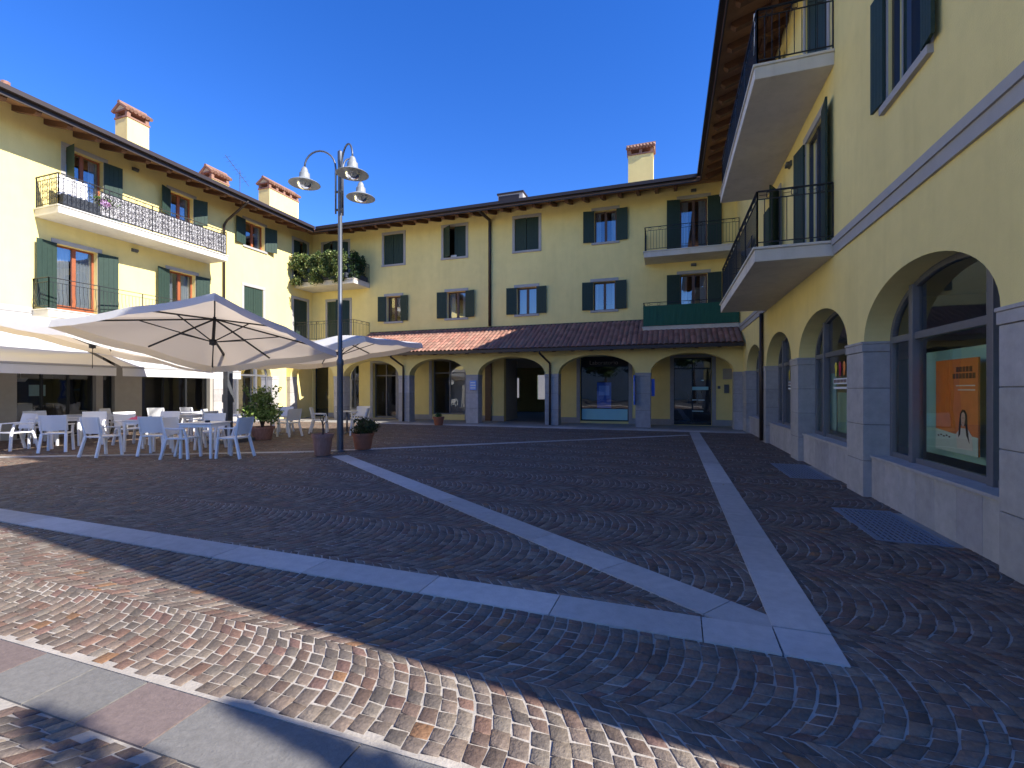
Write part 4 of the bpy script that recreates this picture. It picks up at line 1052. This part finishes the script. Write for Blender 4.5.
# things on tables
def ashtray(x, y, lab):
    mb = MB(); mb.lathe((x, y, .808), [(0, .0), (.05, .0), (.055, .04), (.045, .04), (.04, .012), (0, .012)], 14); tag(mb.build('ashtray', 'clothdark', smooth=True), lab, 'ashtray', 'ashtrays on the cafe tables')
ashtray(-10.1, 7.9, 'small dark ashtray on the front right square table'); ashtray(-15.5, 7.9, 'small dark ashtray on the left square table')
def cup(x, y, lab):
    mb = MB(); mb.lathe((x, y, .808), [(0, 0), (.055, .004), (.065, .014), (.03, .012), (.028, .02), (.04, .07), (.037, .07), (.025, .024), (0, .024)], 14)
    mb.tube([(x + .036, y, .86), (x + .058, y, .85), (x + .03, y, .835)], .004, 5); tag(mb.build('coffee_cup', 'white', smooth=True), lab, 'cup', 'coffee cups on the cafe tables')
cup(-10.32, 8.05, 'white coffee cup on the front right square table'); cup(-12.75, 8.4, 'white coffee cup beside the pink cloth'); cup(-15.75, 7.7, 'white coffee cup on the left square table')
mb = MB(TL); mb.box(9.3, 9.72, .55, .58, 1.35, 1.72); tag(mb.build('menu_board', 'pale'), 'pale grey notice board inside the dark cafe door', 'board')
mb = MB(TL); mb.box(9.3, 9.7, 1.2, 1.6, .152, 1.1); tag(mb.build('counter', 'trim', bevel=.02), 'grey counter inside the dark cafe door', 'counter')
mb = MB(); mb.lathe((XL - .9, 9.25, 1.82), [(0, 0), (.1, .0), (.18, .12), (.17, .12), (.09, .015), (0, .015)], 18); mb.tube([(XL - .9, 9.25, 1.93), (XL - .9, 9.25, 3.8)], .008, 5); tag(mb.build('pendant_lamp', 'white', smooth=True), 'white bowl pendant lamp in the cafe doorway', 'lamp')

mb = MB()
for k in range(90):
    x, y = random.uniform(-16, 2.4), random.uniform(1.9, 17); a = random.uniform(0, 6.28); r = random.uniform(.02, .04); c = random.choice([(.22, .13, .05), (.12, .08, .04), (.28, .2, .07)]); mb.ct = c
    mb.poly([(x, y, .021), (x + r * math.cos(a), y + r * math.sin(a), .026), (x + 1.6 * r * math.cos(a + .5), y + 1.6 * r * math.sin(a + .5), .023), (x + r * math.cos(a + 1), y + r * math.sin(a + 1), .028)])
kind(mb.build('fallen_leaves', 'leaf', tint=True), 'stuff')
o_ = bpy.data.objects['fallen_leaves']; tag(o_, 'dry brown leaves scattered over the cobbles', 'leaves')
# ------------------------------------------------------------------ LAMP POST
def lamp_post(x, y, rot, label, angs=((.50, -.55), (.25, .82), (-.88, -.02))):
    p = empty('street_lamp', (x, y, 0), rot, label, 'street lamp')
    mb = MB(); mb.lathe((0, 0, 0), [(.14, 0), (.14, .03), (.085, .06), (.078, .25), (.073, 2.15), (.085, 2.18), (.085, 2.28), (.055, 2.34), (.052, 7.2), (.06, 7.22), (.06, 7.5), (.0, 7.56)], 20)
    mb.build('pole', 'steel', p, smooth=True).modifiers.new('e', 'EDGE_SPLIT').split_angle = R(35)
    for lx, dy in angs:
        v = Vector((lx * CR[0] + dy * CF[0], lx * CR[1] + dy * CF[1], 0)); r = v.length; u = v.normalized()
        mb = MB(); pts = [u * .11 + Vector((0, 0, 5.95)), u * .11 + Vector((0, 0, 7.1))]
        for k in range(1, 13):
            t = math.pi * (1 - k / 12); c = .11 + (r - .11) / 2; h = (r - .11) / 2
            pts.append(u * (c + h * math.cos(t)) + Vector((0, 0, 7.1 + .42 * math.sin(t))))
        mb.tube(pts, .022, 8)
        for z in (6.05, 6.5, 6.95): mb.bar(Vector((0, 0, z)), u * .13 + Vector((0, 0, z)), .03, .05)
        arm = mb.build('arm', 'steel', p, smooth=True)
        mb = MB(); c = (v.x, v.y, 0)
        mb.lathe(c, [(.02, 7.12), (.05, 7.10), (.075, 7.05), (.09, 6.98), (.12, 6.95), (.125, 6.84), (.15, 6.80), (.22, 6.775), (.36, 6.70), (.375, 6.685), (.36, 6.68), (.19, 6.745), (.10, 6.76), (0, 6.765)], 28)
        hd = mb.build('lamp_shade', 'lampgrey', p, smooth=True); hd.modifiers.new('e', 'EDGE_SPLIT').split_angle = R(40)
        mb = MB(); mb.lathe(c, [(.19, 6.74), (.185, 6.68), (.14, 6.61), (.07, 6.575), (0, 6.565)], 20); mb.build('glass_bowl', 'lampglass', hd, smooth=True)
        mb = MB(); mb.lathe(c, [(0, 6.76), (.03, 6.74), (.035, 6.66), (0, 6.63)], 10); mb.build('bulb', 'white', hd, smooth=True)
    return p
lamp_post(-7.79, 9.61, 0, 'tall grey street lamp with three curved arms between the clay pots on the square')

# ------------------------------------------------------------------ PLANTS
def leaves(mb, n, fn, size, cols, flat=.0):
    for _ in range(n):
        p = Vector(fn()); s = size * random.uniform(.6, 1.3)
        d = Vector((random.gauss(0, 1), random.gauss(0, 1), random.gauss(.2, .8))).normalized(); x = d.cross(Vector((random.gauss(0, 1), random.gauss(0, 1), random.gauss(0, 1)))).normalized()
        n_ = d.cross(x); c = random.choice(cols); v = random.uniform(.7, 1.3); mb.ct = (c[0] * v, c[1] * v, c[2] * v)
        a = p + d * s; l = p + d * s * .45 + x * s * .32 + n_ * s * .08; r = p + d * s * .45 - x * s * .32 + n_ * s * .08
        i = [mb.P(*p), mb.P(*l), mb.P(*a), mb.P(*r)]; mb.F(i[0], i[1], i[2]); mb.F(i[0], i[2], i[3])
def blob(c, r, shell=.45, clumps=9):
    cl = []
    for _ in range(clumps):
        d = Vector((random.gauss(0, 1), random.gauss(0, 1), random.gauss(0, 1))).normalized(); k = random.uniform(.25, .8)
        cl.append((Vector((c[0] + d.x * r[0] * k, c[1] + d.y * r[1] * k, c[2] + d.z * r[2] * k)), random.uniform(.3, .5)))
    def f():
        q, s = random.choice(cl); d = Vector((random.gauss(0, 1), random.gauss(0, 1), random.gauss(0, 1))).normalized() * random.random() ** .4
        return (q.x + d.x * r[0] * s, q.y + d.y * r[1] * s, q.z + d.z * r[2] * s)
    return f
GREEN = [(.05, .10, .02), (.035, .075, .015), (.08, .14, .03), (.12, .17, .04)]
def pot(c, r, h, m='pot', name='pot', parent=None):
    mb = MB(); mb.lathe(c, [(r * .72, 0), (r * .74, .01), (r * .95, h * .82), (r * 1.04, h * .83), (r * 1.05, h), (r * .93, h), (r * .9, h * .86), (0, h * .86)], 24)
    o = mb.build(name, m, parent, smooth=True); o.modifiers.new('e', 'EDGE_SPLIT').split_angle = R(35); return o
# barrel pot with a bare stem
t = empty('potted_plant', (-7.78, 8.98, .012), 0, 'weathered round tub with a thin bare twisted stem beside the street lamp', 'potted plant')
pot((0, 0, 0), .235, .50, 'barrel', 'tub', t)
mb = MB(); mb.tube([(0, 0, .42), (.02, 0, .6), (-.02, .02, .75), (.03, .0, .88), (.07, .02, .95)], [.03, .022, .018, .014, .006], 7)
mb.tube([(-.02, .02, .75), (-.07, 0, .86), (-.08, .02, .96)], [.012, .009, .004], 6); mb.tube([(.0, .0, .66), (.08, -.02, .76), (.15, 0, .80)], [.012, .008, .004], 6); mb.build('stem', 'bark', t, smooth=True)
# clay pot with round bush
t = empty('potted_plant', (-7.55, 10.2, .012), 0, 'clay pot with a low bushy plant to the right of the street lamp', 'potted plant')
pot((0, 0, 0), .27, .42, 'pot', 'pot', t)
mb = MB(); leaves(mb, 2600, blob((0, 0, .56), (.42, .42, .26), clumps=16), .055, [(.06, .07, .015), (.09, .085, .02), (.04, .055, .012), (.12, .08, .03)]); mb.build('foliage', 'leaf', t, tint=True)
# green shrub behind tables
t = empty('potted_shrub', (-12.0, 11.2, .012), 0, 'tall bright green leafy shrub in a low planter beside the parasol mast', 'shrub')
pot((0, 0, 0), .34, .40, 'barrel', 'planter', t)
mb = MB()
for k in range(9):
    u = k * .7; mb.tube([(0, 0, .3), (.12 * math.cos(u), .12 * math.sin(u), .8), (.3 * math.cos(u), .3 * math.sin(u), 1.2 + .3 * random.random())], [.018, .012, .005], 5)
mb.build('stem', 'bark', t)
mb = MB(); G2 = [(.16, .25, .05), (.24, .33, .08), (.09, .17, .03), (.3, .38, .12)]
leaves(mb, 1700, blob((0, 0, .85), (.6, .6, .42), clumps=24), .095, G2); leaves(mb, 700, blob((.05, 0, 1.3), (.34, .34, .34), clumps=9), .095, G2 + [(.35, .38, .2)])
for k in range(26):
    u = random.uniform(0, 6.28); q = Vector((.3 * math.cos(u), .3 * math.sin(u), 1.15)); d = Vector((math.cos(u) * .35, math.sin(u) * .35, .7)).normalized()
    leaves(mb, 14, lambda: q + d * random.uniform(0, .55), .08, G2)
mb.build('foliage', 'leaf', t, tint=True)
# pot under the arcade
t = empty('potted_plant', (-9.55, 18.2, .0), 0, 'terracotta pot standing on the pavement under the arcade window', 'potted plant')
pot((0, 0, .018), .24, .36, 'pot', 'pot', t); mb = MB(); leaves(mb, 260, blob((0, 0, .45), (.22, .22, .14)), .06, GREEN); mb.build('foliage', 'leaf', t, tint=True)
# corner balcony shrubs in boxes
def planter(x0, x1, y, zf, h, n, lab, cols, side=False, x=None, z0=.1):
    t = empty('balcony_planter', ((x0 + x1) / 2, y, zf), 0, lab, 'planter', 'planters on the corner balcony'); L = x1 - x0
    mb = MB(); (mb.box(-L / 2, L / 2, -.13, .13, .0, .26) if not side else mb.box(-.13, .13, -side / 2, side / 2, 0, .26)); mb.build('box', 'clothdark', t, bevel=.01)
    mb = MB(); W_ = side if side else L
    cl = [(random.uniform(-W_ / 2, W_ / 2), random.uniform(-.32, .06), random.uniform(z0, h), random.uniform(.12, .26)) for _ in range(int(26 * W_) + 6)]
    def f():
        a, b, c, s = random.choice(cl); d = Vector((random.gauss(0, 1), random.gauss(0, 1), random.gauss(0, 1))).normalized() * s * random.random() ** .4
        return (b + d.y, a + d.x, c + d.z) if side else (a + d.x, b + d.y, c + d.z)
    leaves(mb, int(n * 1.7), f, .10, cols); mb.build('foliage', 'leaf', t, tint=True)
DG = [(.03, .06, .015), (.05, .09, .02), (.02, .045, .012)]; YG = [(.15, .19, .05), (.10, .15, .035), (.24, .25, .10)]
planter(-19.15, -17.6, 20.02, 7.36, 1.32, 5200, 'long balcony planter with yellow green shrubs at the left of the corner balcony', YG + YG + DG, z0=-.05)
planter(-17.55, -15.75, 20.0, 7.36, 1.3, 5600, 'long balcony planter with dense dark green hedge at the middle of the corner balcony', DG + YG + YG, z0=-.05)
planter(-15.55, -15.55, 20.7, 7.36, 1.45, 2600, 'taller dark airy shrub at the right end of the corner balcony', DG, side=1.1, z0=.05)
# left upper balcony things
t = empty('flower_box', (XL + 1.0, 10.1, 7.36), 0, 'dark planter with pink and purple flowers on the long scrolled balcony', 'flower box')
mb = MB(); mb.box(-.16, .1, -.75, .55, .0, .42); mb.build('box', 'clothdark', t, bevel=.01)
mb = MB(); leaves(mb, 500, blob((.05, .35, .6), (.16, .5, .2)), .07, GREEN); mb.build('foliage', 'leaf', t, tint=True)
mb = MB(); leaves(mb, 420, blob((.14, .4, .5), (.09, .26, .16), clumps=30), .055, [(.5, .33, .52), (.6, .48, .58), (.4, .15, .33)]); mb.build('flowers', 'flower', t, tint=True)
mb = MB(); T = TL
for k in range(14):
    y0, y1 = 9.45 + k * .06, 9.45 + (k + 1) * .06; w = lambda y: -.55 + .03 * math.sin(y * 40)
    mb.quad([T(0, 0, 0)] * 4) if False else None
    a = [(XL + .6 + .04 * math.sin(y * 40), y) for y in (y0, y1)]
    mb.quad([(a[0][0], a[0][1], 7.75), (a[1][0], a[1][1], 7.75), (a[1][0] - .04, a[1][1], 8.52), (a[0][0] - .04, a[0][1], 8.52)])
tag(mb.build('laundry', 'linen'), 'white linen drying at the near end of the long scrolled balcony', 'laundry')
mb = MB(TB); mb.box(-10.55, -10.2, -.03, .1, 8.3, 8.42); tag(mb.build('pillow', 'linen', bevel=.04), 'white pillow airing on the sill of the window with one shutter ajar', 'pillow')

# ------------------------------------------------------------------ things outside the frame that shade the foreground
def tree(x, y, h, r, lab, z0=.3, ls=.16, n=5500):
    t = empty('cypress_tree', (x, y, -.03), 0, lab, 'tree', 'trees beside the right wing')
    mb = MB(); mb.tube([(0, 0, 0), (.03, 0, h * .4), (0, .02, h * .85)], [.08, .06, .02], 9); mb.build('trunk', 'bark', t, smooth=True)
    mb = MB()
    def f():
        z = h * (z0 + (1 - z0) * random.random() ** .8); rr = r * min(1, ((h - z) / (h * (1 - z0)) * 2.2)) ** .8; u = random.uniform(0, 6.28); k = random.random() ** .5 * rr * (.8 + .3 * math.sin(z * 5 + u * 3))
        return (k * math.cos(u), k * math.sin(u), z)
    leaves(mb, n, f, ls, DG); mb.build('crown', 'leaf', t, tint=True)
tree(5.4, .74, 5.5, .14, 'slim dark cypress standing past the end of the right wing', ls=.07)
tree(4.9, .33, 5.75, .2, 'sparse young cypress in front of the slim dark one by the right wing', ls=.10, z0=.62, n=520)
def broad_tree(x, y, h, r, lab):
    t = empty('broadleaf_tree', (x, y, -.03), 0, lab, 'tree', 'trees behind the photographer')
    mb = MB(); mb.tube([(0, 0, 0), (.1, 0, h * .3), (0, .1, h * .7)], [.22, .16, .05], 9); mb.build('trunk', 'bark', t, smooth=True)
    mb = MB(); leaves(mb, 2600, blob((0, 0, h * .66), (r, r, h * .34), clumps=16), .42, DG + GREEN); mb.build('crown', 'leaf', t, tint=True)
for k, (x, y, h, r, lab) in enumerate([(-14, -20, 8, 2.8, 'leftmost broad tree behind the photographer'), (-8.5, -22, 9.5, 3.2, 'second broad tree from the left behind the photographer'), (-2.5, -19, 8.5, 2.8, 'middle broad tree behind the photographer'), (3, -23, 10, 3.4, 'tallest broad tree behind the photographer'), (9, -20, 8, 3, 'rightmost broad tree behind the photographer')]): broad_tree(x, y, h, r, lab)
hb = empty('neighbouring_house', (0, 0, 0), 0, 'long pale house across the street behind the photographer', 'building')
mb = MB(); mb.box(-30, 22, -40, -32, 0, 6.5); mb.build('wall', 'slabwhite', hb)
mb = MB(); mb.poly([(-30.5, -31.4, 6.5), (22.5, -31.4, 6.5), (22.5, -36, 8.6), (-30.5, -36, 8.6)]); mb.build('roof', 'brick', hb)
for k in range(9):
    mb = MB(); mb.box(-27 + k * 5.3, -25.7 + k * 5.3, -31.998, -31.95, 1.2, 2.8); mb.build('window', 'darkalu', hb)
# neighbouring house seen through the passage
nb_ = empty('neighbouring_house', (0, 0, 0), 0, 'pale house seen in daylight through the dark passage', 'building')
mb = MB(); mb.box(-16, 2, 46, 54, 0, 6); mb.build('wall', 'stone', nb_)
mb = MB()
for k in range(6): mb.box(-14 + k * 2.6, -12.8 + k * 2.6, 45.95, 45.998, 1, 2.4); 
mb.build('window', 'alu', nb_)
mb = MB(); mb.poly([(-16.5, 45.5, 6), (2.5, 45.5, 6), (2.5, 50, 7.6), (-16.5, 50, 7.6)]); mb.poly([(-16.5, 54.5, 6), (2.5, 54.5, 6), (2.5, 50, 7.6), (-16.5, 50, 7.6)]); mb.build('roof', 'brick', nb_)
mb = MB(); mb.box(-30, 30, 31.6, 46, -.02, 0); kind(mb.build('rear_courtyard', 'mortar'))

# ------------------------------------------------------------------ LIGHT, SKY, CAMERA
ddir = Vector((-.992, .131, -.728)).normalized()      # direction the light travels
sun = bpy.data.lights.new('sun', 'SUN'); sun.energy = 5.0; sun.angle = R(.53); sun.color = (1, .955, .88)
so = bpy.data.objects.new('sun', sun); col.objects.link(so); so.rotation_euler = ddir.to_track_quat('-Z', 'Y').to_euler()
el = math.asin(-ddir.z); az = math.atan2(-ddir.x, -ddir.y)   # from +Y clockwise to +X
wn = sc.world; wn.use_nodes = True; nt = wn.node_tree
for n in list(nt.nodes): nt.nodes.remove(n)
sky = nt.nodes.new('ShaderNodeTexSky'); sky.sky_type = 'NISHITA'; sky.sun_disc = False; sky.sun_elevation = el; sky.sun_rotation = az
sky.altitude = 200; sky.air_density = 1.0; sky.dust_density = .0; sky.ozone_density = 4.5
bg = nt.nodes.new('ShaderNodeBackground'); bg.inputs[1].default_value = .145
ow = nt.nodes.new('ShaderNodeOutputWorld'); hs = nt.nodes.new('ShaderNodeHueSaturation'); hs.inputs['Saturation'].default_value = 1.28; hs.inputs['Hue'].default_value = .518; nt.links.new(sky.outputs[0], hs.inputs['Color']); nt.links.new(hs.outputs[0], bg.inputs[0]); nt.links.new(bg.outputs[0], ow.inputs[0])
cam = bpy.data.cameras.new('camera'); co = bpy.data.objects.new('camera', cam); col.objects.link(co); sc.camera = co
co.location = (0, 0, 1.55); co.rotation_euler = (R(90), 0, R(18.7)); cam.sensor_width = 36; cam.lens = 464 / 1024 * 36; cam.shift_y = 6 / 1024
cam.clip_start = .05; cam.clip_end = 1500
sc.render.resolution_x = 1024; sc.render.resolution_y = 768
sc.view_settings.view_transform = 'Standard'; sc.view_settings.look = 'None'; sc.view_settings.exposure = .98; sc.view_settings.gamma = 1
sc.cycles.max_bounces = 8; sc.cycles.diffuse_bounces = 4; sc.cycles.transparent_max_bounces = 12
